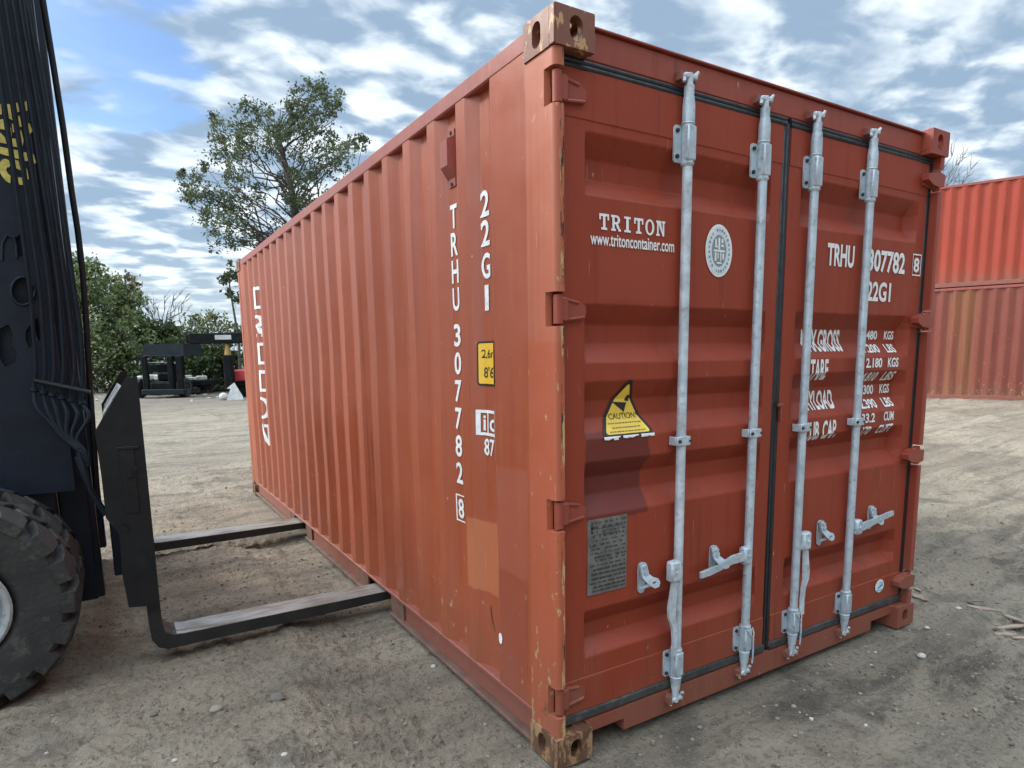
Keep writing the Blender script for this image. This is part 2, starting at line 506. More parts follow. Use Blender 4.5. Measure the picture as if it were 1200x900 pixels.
def text2d(body, bold=0.0):
    cu = bpy.data.curves.new('temporary', 'FONT')
    cu.body = body
    cu.size = 1
    cu.offset = bold
    cu.resolution_u = 4
    V, F = eval_curve(cu)
    return [(x, y) for x, y, z in V], F


def fit(V, x0, y0, x1, y1):
    a = np.array(V)
    lo, hi = a.min(0), a.max(0)
    return [(x0 + (x - lo[0]) / (hi[0] - lo[0]) * (x1 - x0), y0 + (y - lo[1]) / (hi[1] - lo[1]) * (y1 - y0)) for x, y in V]


def lettering(body, x0, y0, x1, y1, bold=0.012):
    V, F = text2d(body, bold)
    return fit(V, x0, y0, x1, y1), F


def slab(ch):
    """slab-serif capitals as non-overlapping pieces in a 0..1 box"""
    B = lambda x0, y0, x1, y1: ([(x0, y0), (x1, y0), (x1, y1), (x0, y1)], [[0, 1, 2, 3]])
    V, F = [], []

    def add(p):
        b = len(V)
        V.extend(p[0])
        F.extend([[b + i for i in f] for f in p[1]])

    def arc(cx, cy, rx, ry, tx, ty, a0, a1, n=14):
        P, Q = [], []
        for k in range(n + 1):
            g = a0 + (a1 - a0) * k / n
            P += [(cx + rx * math.cos(g), cy + ry * math.sin(g)), (cx + (rx - tx) * math.cos(g), cy + (ry - ty) * math.sin(g))]
        for k in range(n): Q.append([2 * k, 2 * k + 2, 2 * k + 3, 2 * k + 1])
        return P, Q
    if ch == 'T':
        for q in ((0.38, 0.14, 0.62, 0.84), (0.2, 0, 0.8, 0.14), (0.0, 0.84, 1, 1), (0, 0.62, 0.16, 0.84), (0.84, 0.62, 1, 0.84)): add(B(*q))
    elif ch == 'I':
        for q in ((0.36, 0.14, 0.64, 0.86), (0.15, 0, 0.85, 0.14), (0.15, 0.86, 0.85, 1)): add(B(*q))
    elif ch == 'R':
        for q in ((0.12, 0.14, 0.36, 0.86), (0, 0, 0.48, 0.14), (0, 0.86, 0.55, 1), (0.36, 0.43, 0.55, 0.57), (0.74, 0, 1.02, 0.14)): add(B(*q))
        add(arc(0.55, 0.715, 0.38, 0.285, 0.24, 0.145, -PI / 2, PI / 2))
        add(([(0.48, 0.43), (0.74, 0.43), (0.92, 0.14), (0.66, 0.14)], [[0, 1, 2, 3]]))
    elif ch == 'O':
        add(arc(0.5, 0.5, 0.5, 0.52, 0.23, 0.13, 0, 2 * PI, 32))
    elif ch == 'N':
        for q in ((0.1, 0.14, 0.28, 0.86), (0, 0, 0.4, 0.14), (0, 0.86, 0.28, 1), (0.74, 0, 0.92, 0.86), (0.6, 0.86, 1.02, 1)): add(B(*q))
        add(([(0.28, 1), (0.5, 1), (0.74, 0.3), (0.74, 0), (0.28, 0.75)], [[0, 1, 2, 3, 4]]))
    return V, F


def drape(parts, axis_kinks, fn):
    """cut flat artwork at the folds of the metal and lay it on them; axis_kinks = (axis, [values])"""
    bm = bmesh.new()
    for V, F in parts:
        vs = [bm.verts.new((x, y, 0)) for x, y in V]
        for f in F:
            try: bm.faces.new([vs[i] for i in f])
            except ValueError: pass
    ax, ks = axis_kinks
    no = [0, 0, 0]
    no[ax] = 1
    for k in ks:
        co = [0, 0, 0]
        co[ax] = k
        bmesh.ops.bisect_plane(bm, geom=bm.verts[:] + bm.edges[:] + bm.faces[:], plane_co=co, plane_no=no)
    bm.verts.index_update()
    V = [fn(v.co.x, v.co.y) for v in bm.verts]
    F = [[v.index for v in f.verts] for f in bm.faces]
    bm.free()
    return V, F


# ------------------------------------------------------------------ ground
def vnoise(x, y, seed):
    xi, yi = np.floor(x).astype(np.int64), np.floor(y).astype(np.int64)
    fx, fy = x - xi, y - yi
    fx, fy = fx * fx * (3 - 2 * fx), fy * fy * (3 - 2 * fy)

    def h(a, b):
        n = (a * 374761393 + b * 668265263 + seed * 974634777) & 0x7fffffff
        n = ((n ^ (n >> 13)) * 1274126177) & 0x7fffffff
        return ((n ^ (n >> 16)) & 0xffff) / 65535.0
    return (h(xi, yi) * (1 - fx) + h(xi + 1, yi) * fx) * (1 - fy) + (h(xi, yi + 1) * (1 - fx) + h(xi + 1, yi + 1) * fx) * fy


def sstep(x, a, b):
    t = np.clip((x - a) / (b - a), 0, 1)
    return t * t * (3 - 2 * t)


def ground_h(x, y):
    x, y = np.asarray(x, float), np.asarray(y, float)
    d = np.hypot(x - CAM[0], y - CAM[1])
    fade = 1 - sstep(d, 25, 60) * 0.7
    h = 0.26 * sstep(x, 6, 16)
    f = np.zeros_like(x)
    # lumps and crumbs
    f += (vnoise(x * 0.7, y * 0.7, 1) - 0.5) * 0.030
    f += (vnoise(x * 2.3, y * 2.3, 2) - 0.5) * 0.022
    f += (vnoise(x * 6.1, y * 6.1, 3) - 0.5) * 0.013
    rough = 0.35 + 0.9 * sstep(vnoise(x * 0.9, y * 0.9, 41), 0.25, 0.75)
    f += (vnoise(x * 14 + y * 3, y * 14, 4) - 0.5) * 0.014 * rough
    f += (vnoise(x * 33, y * 33 + x * 5, 5) - 0.5) * 0.013 * rough
    f += np.maximum(0, vnoise(x * 61, y * 61, 6) - 0.5) * 0.026 * rough
    # wheel ruts curving across the yard
    w = vnoise(x * 0.35, y * 0.35, 8) * 2.2
    for (a, b, c, per) in ((0.97, 0.25, 0.0, 1.9), (0.55, -0.83, 0.4, 2.7), (0.22, 0.97, 0.7, 2.3)):
        u = (a * y + b * x) / per + w * 0.5 + c
        r = np.abs((u % 1.0) - 0.5)
        m = sstep(vnoise(x * 0.28 + c * 9, y * 0.28, 12), 0.45, 0.7)
        f += m * (-0.030 * np.exp(-(r / 0.10) ** 2) + 0.024 * np.exp(-((r - 0.17) / 0.05) ** 2))
        f += m * np.exp(-(r / 0.10) ** 2) * 0.006 * np.sin((-b * y + a * x) * 60)
    # keep it just under what stands on it
    near = np.exp(-(np.maximum(0, np.maximum(np.maximum(-x - 0.05, x - 2.5), np.maximum(-y - 0.05, y - 6.1))) / 0.18) ** 2)
    f = f * fade
    f = np.where(f > 0, f * (1 - 0.8 * near), f * (1 - 0.5 * near)) - 0.006 * near
    wh = np.exp(-(((x + 1.94) / 0.3) ** 2 + ((y - 1.95) / 0.5) ** 2))
    f = f * (1 - 0.8 * wh)
    return h + f - 0.006


def ground():
    az0 = math.atan2(FW[1], FW[0])
    A = np.concatenate([np.arange(-47, 47, 0.15), np.arange(47, 313, 3.0)])
    A = az0 + np.radians(A)
    R = [0.25]
    while R[-1] < 900: R.append(R[-1] * (1.05 if R[-1] < 1.2 else 1.0045 if R[-1] < 12 else 1.01 if R[-1] < 60 else 1.06))
    R = np.array(R)
    rr, aa = np.meshgrid(R, A, indexing='ij')
    X = CAM[0] + rr * np.cos(aa)
    Y = CAM[1] + rr * np.sin(aa)
    Z = ground_h(X, Y)
    nr, na = X.shape
    V = np.stack([X, Y, Z], -1).reshape(-1, 3)
    V = np.vstack([V, [[CAM[0], CAM[1], -0.006]]])
    i, j = np.meshgrid(np.arange(nr - 1), np.arange(na), indexing='ij')
    j2 = (j + 1) % na
    F = np.stack([i * na + j, (i + 1) * na + j, (i + 1) * na + j2, i * na + j2], -1).reshape(-1, 4)
    me = bpy.data.meshes.new('ground')
    c = len(V) - 1
    tri = [(c, k, (k + 1) % na) for k in range(na)]
    me.from_pydata(V.tolist(), [], F.tolist() + tri)
    me.polygons.foreach_set('use_smooth', [True] * len(me.polygons))
    mt, nt, p = newmat('dirt')
    co = nd(nt, 'ShaderNodeTexCoord').outputs['Object']
    sp = nd(nt, 'ShaderNodeSeparateXYZ', {0: co}).outputs
    a = noise(nt, co, 0.55, 6, 0.6, 0.3)
    b = noise(nt, co, 2.7, 6, 0.65)
    d = noise(nt, co, 17, 5, 0.7)
    c = mix(nt, ss(nt, a, 0.38, 0.62), (0.275, 0.217, 0.158), (0.415, 0.342, 0.254))
    c = mix(nt, mth(nt, 'MULTIPLY', ss(nt, b, 0.50, 0.68), 0.75), c, (0.145, 0.122, 0.098))
    # greyer, darker ground beside the door end; paler sand out in the yard
    dx = mth(nt, 'ADD', ss(nt, sp[0], 0.2, 1.8), mth(nt, 'MULTIPLY', mth(nt, 'SUBTRACT', a, 0.5), 1.2))
    near = ss(nt, mth(nt, 'ADD', sp[0], mth(nt, 'MULTIPLY', sp[1], 0.6)), 12.0, 3.0)
    c = mix(nt, mth(nt, 'MULTIPLY', mth(nt, 'MULTIPLY', dx, near, clamp=True), 0.34, clamp=True), c, (0.180, 0.156, 0.122))
    c = mix(nt, mth(nt, 'MULTIPLY', mth(nt, 'MULTIPLY', ss(nt, noise(nt, mapping(nt, co, (1, 1.6, 1), (3, 8, 0), (0, 0, 0.5)), 1.5, 6, 0.68, 0.5), 0.52, 0.62), near), mth(nt, 'ADD', mth(nt, 'MULTIPLY', ss(nt, sp[0], 0.0, 1.5), 0.55), 0.22)), c, (0.062, 0.052, 0.042))
    far = ss(nt, sp[1], 5.0, 12.0)
    c = mix(nt, mth(nt, 'MULTIPLY', far, 0.5), c, (0.30, 0.262, 0.212))
    c = mix(nt, mth(nt, 'MULTIPLY', ss(nt, noise(nt, mapping(nt, co, (0.35, 1.1, 1)), 1.6, 5, 0.6), 0.52, 0.66), 0.6), c, (0.135, 0.112, 0.088))
    c = mix(nt, mth(nt, 'MULTIPLY', ss(nt, sp[1], 17.0, 26.0), 0.6), c, (0.10, 0.092, 0.08))
    c = mix(nt, mth(nt, 'MULTIPLY', ss(nt, d, 0.35, 0.7), 0.5), c, mix(nt, 0.5, c, (0.32, 0.28, 0.23)))
    vo = nd(nt, 'ShaderNodeTexVoronoi', {'Vector': co, 'Scale': 42.0, 'Randomness': 1.0})
    rnd = nd(nt, 'ShaderNodeSeparateColor', {0: vo.outputs['Color']}).outputs[0]
    speck = mth(nt, 'MULTIPLY', ss(nt, vo.outputs['Distance'], 0.32, 0.22), ss(nt, rnd, 0.80, 0.84))
    c = mix(nt, mth(nt, 'MULTIPLY', speck, 0.4), c, mix(nt, rnd, (0.06, 0.05, 0.04), (0.30, 0.26, 0.21)))
    for rot_, sc_, k_ in ((0.25, (0.22, 3.1, 1), 0.38), (-1.05, (0.3, 4.2, 1), 0.28)):      # drag marks and wheel tracks
        tk = noise(nt, mapping(nt, co, sc_, (k_ * 7, 2, 0), (0, 0, rot_)), 1.3, 5, 0.6, 0.6)
        c = mix(nt, mth(nt, 'MULTIPLY', ss(nt, tk, 0.52, 0.63), k_), c, (0.105, 0.088, 0.070))
        c = mix(nt, mth(nt, 'MULTIPLY', ss(nt, tk, 0.46, 0.38), k_ * 0.6), c, (0.37, 0.315, 0.245))
    g1 = noise(nt, co, 34, 6, 0.75)
    g2 = noise(nt, mapping(nt, co, (1, 1, 1), (4, 2, 0)), 95, 4, 0.7)
    c = mix(nt, mth(nt, 'MULTIPLY', ss(nt, g1, 0.50, 0.64), 0.6), c, (0.085, 0.068, 0.052))
    c = mix(nt, mth(nt, 'MULTIPLY', ss(nt, g2, 0.54, 0.68), 0.55), c, (0.40, 0.34, 0.26))
    setin(nt, p, 'Base Color', c)
    setin(nt, p, 'Roughness', 0.95)
    p.inputs['Specular IOR Level'].default_value = 0.2
    hh = mth(nt, 'ADD', mth(nt, 'MULTIPLY', noise(nt, co, 48, 5, 0.7), 0.8), mth(nt, 'MULTIPLY', noise(nt, co, 130, 4, 0.7), 0.35))
    hh = mth(nt, 'ADD', hh, mth(nt, 'MULTIPLY', speck, 0.5))
    bp = nd(nt, 'ShaderNodeBump', {'Height': hh, 'Strength': 1.0, 'Distance': 0.03})
    nt.links.new(bp.outputs[0], p.inputs['Normal'])
    me.materials.append(mt)
    o = bpy.data.objects.new('ground', me)
    COL.objects.link(o)
    return tag(o, 'grey brown dirt yard with wheel ruts and loose stones', 'ground', kind='structure')


ground()


# loose gravel over the near ground: nobody could count it
def ico():
    bm = bmesh.new()
    bmesh.ops.create_icosphere(bm, subdivisions=1, radius=1)
    V = np.array([v.co[:] for v in bm.verts])
    F = np.array([[v.index for v in f.verts] for f in bm.faces])
    bm.free()
    return V, F


ICO_V, ICO_F = ico()


def gravel():
    rng = np.random.default_rng(5)
    n = 50000
    d = 1.2 + 9.5 * rng.random(n) ** 1.6
    a = math.atan2(FW[1], FW[0]) + np.radians(rng.uniform(-48, 48, n))
    x, y = CAM[0] + d * np.cos(a), CAM[1] + d * np.sin(a)
    keep = ~((x > -0.02) & (x < 2.46) & (y > -0.02) & (y < 6.1))
    keep &= rng.random(n) < 0.25 + 0.95 * sstep(vnoise(x * 1.1, y * 1.1, 77), 0.35, 0.65)
    x, y = x[keep], y[keep]
    n = len(x)
    r = 0.0020 + 0.0095 * rng.random(n) ** 4
    z = ground_h(x, y) + r * 0.25
    sc = rng.uniform(0.6, 1.3, (n, 1, 3)) * np.array([1, 1, 0.7])
    jit = rng.uniform(0.75, 1.2, (n, len(ICO_V), 1))
    th = rng.uniform(0, 2 * PI, n)
    V = ICO_V[None] * sc * jit * r[:, None, None]
    c, s = np.cos(th)[:, None], np.sin(th)[:, None]
    V = np.stack([V[..., 0] * c - V[..., 1] * s, V[..., 0] * s + V[..., 1] * c, V[..., 2]], -1)
    V += np.stack([x, y, z], -1)[:, None]
    F = ICO_F[None] + (np.arange(n) * len(ICO_V))[:, None, None]
    me = bpy.data.meshes.new('gravel')
    me.from_pydata(V.reshape(-1, 3).tolist(), [], F.reshape(-1, 3).tolist())
    at_ = me.attributes.new('tint', 'FLOAT', 'POINT')
    at_.data.foreach_set('value', np.repeat(rng.random(n), len(ICO_V)).astype(np.float32))
    mt, nt, p = newmat('pebbles')
    t = nd(nt, 'ShaderNodeAttribute', attribute_name='tint').outputs['Fac']
    c = mix(nt, ss(nt, t, 0.0, 0.75), (0.09, 0.072, 0.055), (0.26, 0.215, 0.165))
    c = mix(nt, ss(nt, t, 0.975, 0.995), c, (0.50, 0.47, 0.42))
    setin(nt, p, 'Base Color', c)
    setin(nt, p, 'Roughness', 0.9)
    me.materials.append(mt)
    o = bpy.data.objects.new('gravel', me)
    COL.objects.link(o)
    tag(o, 'loose gravel strewn over the dirt yard', 'gravel', kind='stuff')


gravel()

# ================================================================== the shipping container
BOX = empty('shipping_container', (0, 0, 0), 'red shipping container with closed doors and grey lock rods, nearest the camera', 'shipping container')
L, WD, HT = 6.058, 2.438, 2.591


def casting(x, y, z):
    """corner casting with real lifting holes; x, y, z in {0,1} pick the corner"""
    sx_, sy_ = (1, -1)[x], (1, -1)[y]
    ox, oy = (0, WD)[x], (0, L)[y]
    z0 = HT - 0.118 if z else 0.0
    m_ = MB()
    w, l, h, t = 0.162, 0.178, 0.118, 0.028
    P = lambda u, v, d: None
    # end face (holes towards -y)
    V, F = holes([(0.006, 0), (w, 0), (w, h), (0.006, h)], [stadium(0.088, h / 2, 0.052, 0.076)], t)
    m_.add([(ox + sx_ * a, oy + sy_ * c, z0 + b) for a, b, c in V], F)
    # side face
    V, F = holes([(t, 0), (l, 0), (l, h), (t, h)], [stadium(0.100, h / 2, 0.050, 0.080)], t)
    m_.add([(ox + sx_ * c, oy + sy_ * a, z0 + b) for a, b, c in V], F)
    # rounded vertical edge between the two faces
    m_.box((ox + sx_ * 0.0, oy + sy_ * 0.0, z0 + 0.001), (ox + sx_ * 0.0065, oy + sy_ * (t - 0.0005), z0 + h - 0.001), 0.003)
    # outer plate (top or bottom) with its hole, inner plate and back walls
    zz = (z0 + h - 0.020, z0 + h - 0.0) if z else (z0, z0 + 0.02)
    V, F = holes([(t, t), (w - 0.002, t), (w - 0.002, l - 0.002), (t, l - 0.002)], [stadium(0.09, 0.1, 0.064, 0.1)], 0.018)
    m_.add([(ox + sx_ * a, oy + sy_ * b, (zz[1] - 0.018 + c - 0.001) if z else (zz[0] + 0.001 + c)) for a, b, c in V], F)
    zi = (z0 + 0.001, z0 + 0.018) if z else (z0 + h - 0.018, z0 + h - 0.001)
    m_.box((ox + sx_ * t, oy + sy_ * t, zi[0]), (ox + sx_ * (w - 0.002), oy + sy_ * (l - 0.002), zi[1]), 0.002)
    m_.box((ox + sx_ * (w - 0.018), oy + sy_ * t, z0 + 0.0185), (ox + sx_ * (w - 0.001), oy + sy_ * (l - 0.003), z0 + h - 0.0185), 0.002)
    m_.box((ox + sx_ * t, oy + sy_ * (l - 0.018), z0 + 0.0185), (ox + sx_ * (w - 0.0185), oy + sy_ * (l - 0.001), z0 + h - 0.0185), 0.002)
    return m_.build('corner_casting', cast_paint if x == 0 else frame_paint, BOX, 40)


for xx in (0, 1):
    for yy in (0, 1):
        for z_ in (0, 1): casting(xx, yy, z_)

# door-end corner posts with rounded outer edge; rear posts
for xx in (0, 1):
    sg, ox = (1, -1)[xx], (0, WD)[xx]
    f = lambda u, v, d, sg=sg, ox=ox: (ox + sg * u, v, d)
    poly = [(0.006, 0.176)]
    for k in range(7):
        g = PI + PI / 2 * k / 6
        poly.append((0.026 + 0.02 * math.cos(g), 0.027 + 0.02 * math.sin(g)))
    poly += [(0.042, 0.007), (0.048, 0.013), (0.048, 0.102), (0.100, 0.112), (0.100, 0.176)]
    mb = MB()
    hz_ = [0.118, 0.195, 0.305, 0.895, 1.005, 1.605, 1.715, 2.305, 2.415, 2.473]
    for a, b in ((0, 1), (2, 3), (4, 5), (6, 7), (8, 9)): mb.prism(poly, f, hz_[a] + 0.0015, hz_[b] - 0.0015)
    # behind the notches cut for the hinge knuckles the post is set back
    cut = [(0.006, 0.176)] + [(0.006, 0.066), (0.028, 0.060), (0.045, 0.075), (0.0475, 0.1035), (0.100, 0.1135), (0.100, 0.176)]
    for a, b in ((1, 2), (3, 4), (5, 6), (7, 8)): mb.prism(cut, f, hz_[a] - 0.0015, hz_[b] + 0.0015)
    mb.build('corner_post', post_paint if xx == 0 else frame_paint, BOX, 30)
    mb = MB()
    mb.box((ox + sg * 0.006, L - 0.10, 0.118), (ox + sg * 0.12, L - 0.006, HT - 0.118), 0.01)
    mb.build('corner_post', post_paint, BOX, 30)

# corrugated long sides
PIT, Y0, DEP = 0.2815, 0.425, 0.036
ykn = [0.176]
xkn = [0.0]
k = 0
while Y0 + k * PIT + 0.20 < L - 0.12:
    y = Y0 + k * PIT
    ykn += [y, y + 0.068, y + 0.138, y + 0.208]
    xkn += [0, DEP, DEP, 0]
    k += 1
ykn.append(L - 0.10)
xkn.append(0.0)
XS = 0.010                                  # the wall's outer face sits 10 mm inside the castings


RB, RTP = 0.162, 2.515


def side_dent(y, z, s=0):
    return float((vnoise(np.array(y * 1.3), np.array(z * 1.9 + s * 9), 31) - 0.5) * 0.010 * math.sin(PI * min(1, max(0, (z - RB) / (RTP - RB)))))


def side_x(y, z): return XS + float(np.interp(y, ykn, xkn)) + side_dent(y, z)

for xx in (0, 1):
    mb = MB()
    V, F = [], []
    # small bends instead of knife-sharp folds
    yy_, xs_ = [], []
    for a, (y, x) in enumerate(zip(ykn, xkn)):
        if 0 < a < len(ykn) - 1:
            for s in (-1, 0, 1):
                yq = y + s * 0.004
                x1 = np.interp(yq - 0.0025, ykn, xkn)
                x2 = np.interp(yq + 0.0025, ykn, xkn)
                yy_.append(yq)
                xs_.append((x1 + x2) / 2)
        else:
            yy_.append(y)
            xs_.append(x)
    zs = np.linspace(RB - 0.004, RTP + 0.004, 48)
    rng = np.random.default_rng(3 + xx)
    for y, x in zip(yy_, xs_):
        for z in zs:
            q = XS + x + side_dent(y, z, xx)
            V.append((q if xx == 0 else WD - q, y, z))
    n = len(zs)
    for i in range(len(yy_) - 1):
        for j in range(n - 1): F.append([i * n + j, (i + 1) * n + j, (i + 1) * n + j + 1, i * n + j + 1])
    mb.add(V, F)
    sp_ = mb.build('side_panel', side_paint, BOX, 7)
    if xx == 0: SIDE = sp_
    sg, ox = (1, -1)[xx], (0, WD)[xx]
    mb = MB()                                 # top rail: square tube flush with the outer folds
    mb.box((ox + sg * 0.0075, 0.1785, 2.512), (ox + sg * 0.068, L - 0.1785, 2.578), 0.006)
    mb.build('top_rail', rail_paint, BOX, 30)
    mb = MB()                                 # bottom rail: a channel with ledge, web and foot flange, cut at the fork pockets
    cuts = [0.1785, 1.690, 2.150, 3.670, 4.130, L - 0.1785]
    mb.box((ox + sg * 0.0075, 0.1785, 0.142), (ox + sg * 0.075, L - 0.1785, 0.162), 0.004)
    for a, b in ((0, 1), (2, 3), (4, 5)):
        mb.box((ox + sg * 0.036, cuts[a], 0.0345), (ox + sg * 0.044, cuts[b], 0.1415), 0.001)
        mb.box((ox + sg * 0.002, cuts[a], 0.016), (ox + sg * 0.070, cuts[b], 0.034), 0.004, mi=1)
    for a, b in ((1, 2), (3, 4)):             # pocket lips
        mb.box((ox + sg * 0.022, cuts[a] - 0.16, 0.0345), (ox + sg * 0.0355, cuts[a] + 0.03, 0.1412), 0.002, mi=1)
        mb.box((ox + sg * 0.022, cuts[b] - 0.03, 0.0345), (ox + sg * 0.0355, cuts[b] + 0.16, 0.1412), 0.002, mi=1)
    mb.build('bottom_rail', [rail_paint, dust_steel], BOX, 30)

mb = MB()                                     # roof with shallow cross corrugations
for k in range(20):
    y = 0.19 + k * 0.283
    mb.box((0.07, y + 0.001, 2.55), (WD - 0.07, y + 0.282, 2.572 + 0.01 * (k % 2)), 0.008)
mb.build('roof', rail_paint, BOX, 30)
mb = MB()
mb.box((0.061, 0.12, 0.125), (WD - 0.061, L - 0.05, 0.141), 0.002)
for k in range(18):
    y = 0.3 + k * 0.31
    if not (1.65 < y < 2.2 or 3.62 < y < 4.18): mb.box((0.072, y, 0.03), (WD - 0.072, y + 0.045, 0.1245), 0.002)
for y in (1.73, 3.71):
    mb.box((0.073, y - 0.012, 0.03), (WD - 0.073, y - 0.004, 0.1246), 0.001)
    mb.box((0.073, y + 0.384, 0.03), (WD - 0.073, y + 0.392, 0.1246), 0.001)
mb.build('underframe', under_mat, BOX, 30)
mb = MB()                                     # blind front end
V, F = [], []
for k in range(40):
    x = 0.121 + (WD - 0.242) * k / 39
    for z in (0.12, 2.47): V.append((x, L - 0.02 - (0.04 if k % 4 in (1, 2) else 0), z))
for k in range(39): F.append([2 * k, 2 * k + 2, 2 * k + 3, 2 * k + 1])
mb.add(V, F)
mb.box((0.1625, L - 0.10, 2.4735), (WD - 0.1625, L - 0.01, 2.585), 0.004)
mb.box((0.1625, L - 0.10, 0.02), (WD - 0.1625, L - 0.01, 0.1175), 0.004)
mb.build('end_panel', side_paint, BOX, 30)

# header and sill of the door end
YD = 0.050                                    # outer face of the door leaves
mb = MB()
mb.box((0.1622, 0.052, 2.4735), (WD - 0.1622, 0.16, 2.572), 0.006)
mb.box((0.101, 0.074, 2.452), (WD - 0.101, 0.16, 2.4730), 0.002)
mb.box((0.1622, 0.040, 2.5723), (WD - 0.1622, 0.25, 2.580), 0.002)
mb.build('header', frame_paint, BOX, 30)
mb = MB()
f = lambda u, v, d: (u, d, v)
sill = [(0.1622, 0.075), (0.352, 0.075), (0.352, 0.026), (WD - 0.352, 0.026), (WD - 0.352, 0.075), (WD - 0.1622, 0.075), (WD - 0.1622, 0.124), (0.1622, 0.124)]
mb.prism(sill, f, 0.040, 0.052)
mb.box((0.101, 0.0525, 0.1185), (WD - 0.101, 0.17, 0.126), 0.002)
mb.box((0.352, 0.0525, 0.026), (0.360, 0.20, 0.117), 0.001)
mb.box((WD - 0.360, 0.0525, 0.026), (WD - 0.352, 0.20, 0.117), 0.001)
mb.box((0.166, 0.0525, 0.068), (0.3515, 0.20, 0.075), 0.001)
mb.box((WD - 0.3515, 0.0525, 0.068), (WD - 0.166, 0.20, 0.075), 0.001)
mb.build('sill', frame_paint, BOX, 30)

# door leaves with pressed corrugations
DZ = [0.170, 0.296, 0.300, 0.340, 0.375, 0.425, 0.487, 0.557, 0.917, 0.990, 1.056, 1.121, 1.204, 1.276, 1.341, 1.411, 1.478, 1.548, 1.615, 1.684, 2.048, 2.112, 2.180, 2.252, 2.284, 2.288, 2.442]
DD = [-.003, -.003, 0, 0, 0, .052, .052, 0, 0, .052, .052, 0, 0, .052, .052, 0, 0, .052, .052, 0, 0, .052, .052, 0, 0, -.003, -.003]


def door_wave(x, z): return float(vnoise(np.array(x * 3.1), np.array(z * 3.3), 91) - 0.5) * 0.006


def door_y(x, z): return YD + float(np.interp(z, DZ, DD)) + (door_wave(x, z) if 0.17 < x < 1.12 or 1.36 < x < 2.26 else 0)


DOORS = []
for side in (0, 1):
    x0, x1 = ((0.066, 1.196), (1.246, 2.354))[side]
    xa, xb = ((0.160, 1.130), (1.332, 2.282))[side]
    xs = [x0, xa, xa + 0.010, xb - 0.028, xb, x1] if side == 0 else [x0, xa, xa + 0.014, xb - 0.040, xb, x1]
    wx = [0, 0, 1, 1, 0, 0]
    # finer columns for a gently wavy sheet
    fx, fw = [], []
    for a in range(len(xs) - 1):
        nsub = 24 if a == 2 else 1
        for q in range(nsub):
            fx.append(xs[a] + (xs[a + 1] - xs[a]) * q / nsub)
            fw.append(wx[a] + (wx[a + 1] - wx[a]) * q / nsub)
    fx.append(xs[-1])
    fw.append(0)
    fz = []
    fzs = []
    for a in range(len(DZ)):
        if 0 < a < len(DZ) - 1 and min(DZ[a] - DZ[a - 1], DZ[a + 1] - DZ[a]) > 0.02: fz += [DZ[a] - 0.004, DZ[a], DZ[a] + 0.004]
        else: fz.append(DZ[a])

    fz = sorted(set(fz + [DZ[a] + (DZ[a + 1] - DZ[a]) * t for a in range(6, 25) for t in ((0.2, 0.35, 0.5, 0.65, 0.8) if DZ[a + 1] - DZ[a] > 0.2 else (0.5,))]))

    def dd(z): return float((np.interp(z - 0.0025, DZ, DD) + np.interp(z + 0.0025, DZ, DD)) / 2) if 0.31 < z < 2.27 else float(np.interp(z, DZ, DD))
    V, F = [], []
    for x, w in zip(fx, fw):
        for z in fz:
            q = dd(z)
            q = q * w if q > 0 else q
            if 0 < w: q += door_wave(x, z) * w
            V.append((x, YD + q, z))
    n = len(fz)
    for i in range(len(fx) - 1):
        for j in range(n - 1): F.append([i * n + j, (i + 1) * n + j, (i + 1) * n + j + 1, i * n + j + 1])
    mb = MB().add(V, F)
    # edges folded back
    mb.box((x0, YD + 0.0005, 0.170), (x0 + 0.004, YD + 0.055, 2.442), 0.001)
    mb.box((x1 - 0.004, YD + 0.0005, 0.170), (x1, YD + 0.055, 2.442), 0.001)
    mb.box((x0 + 0.0045, YD + 0.0005, 0.171), (x1 - 0.0045, YD + 0.055, 0.174), 0.001)
    mb.box((x0 + 0.0045, YD + 0.0005, 2.438), (x1 - 0.0045, YD + 0.055, 2.441), 0.001)
    DOORS.append(mb.build('door', door_paint, BOX, 8, recalc=False))

# rubber seals round each leaf
for side in (0, 1):
    x0, x1 = ((0.066, 1.196), (1.246, 2.354))[side]
    mb = MB()
    for q in range(2): mb.tube([(x0 - 0.004, YD + 0.002 + 0.003 * q, 2.4455 + q * 0.0175), (x1 + 0.02, YD + 0.002 + 0.003 * q, 2.4455 + q * 0.0175)], 0.0105, 12)
    mb.box((x0 - 0.004, YD - 0.008, 0.1265), (x1 + 0.02, YD + 0.03, 0.1695), 0.010, mi=1)
    if side == 0: mb.box((1.197, YD - 0.004, 0.140), (1.220, YD + 0.04, 2.470), 0.008)
    else:
        mb.box((1.221, YD - 0.002, 0.140), (1.245, YD + 0.04, 2.452), 0.008)
        mb.box((2.3545, YD - 0.002, 0.1705), (2.3895, YD + 0.05, 2.440), 0.006)
    mb.build('door_seal', [rubber, rubber_dusty], DOORS[side], 40)

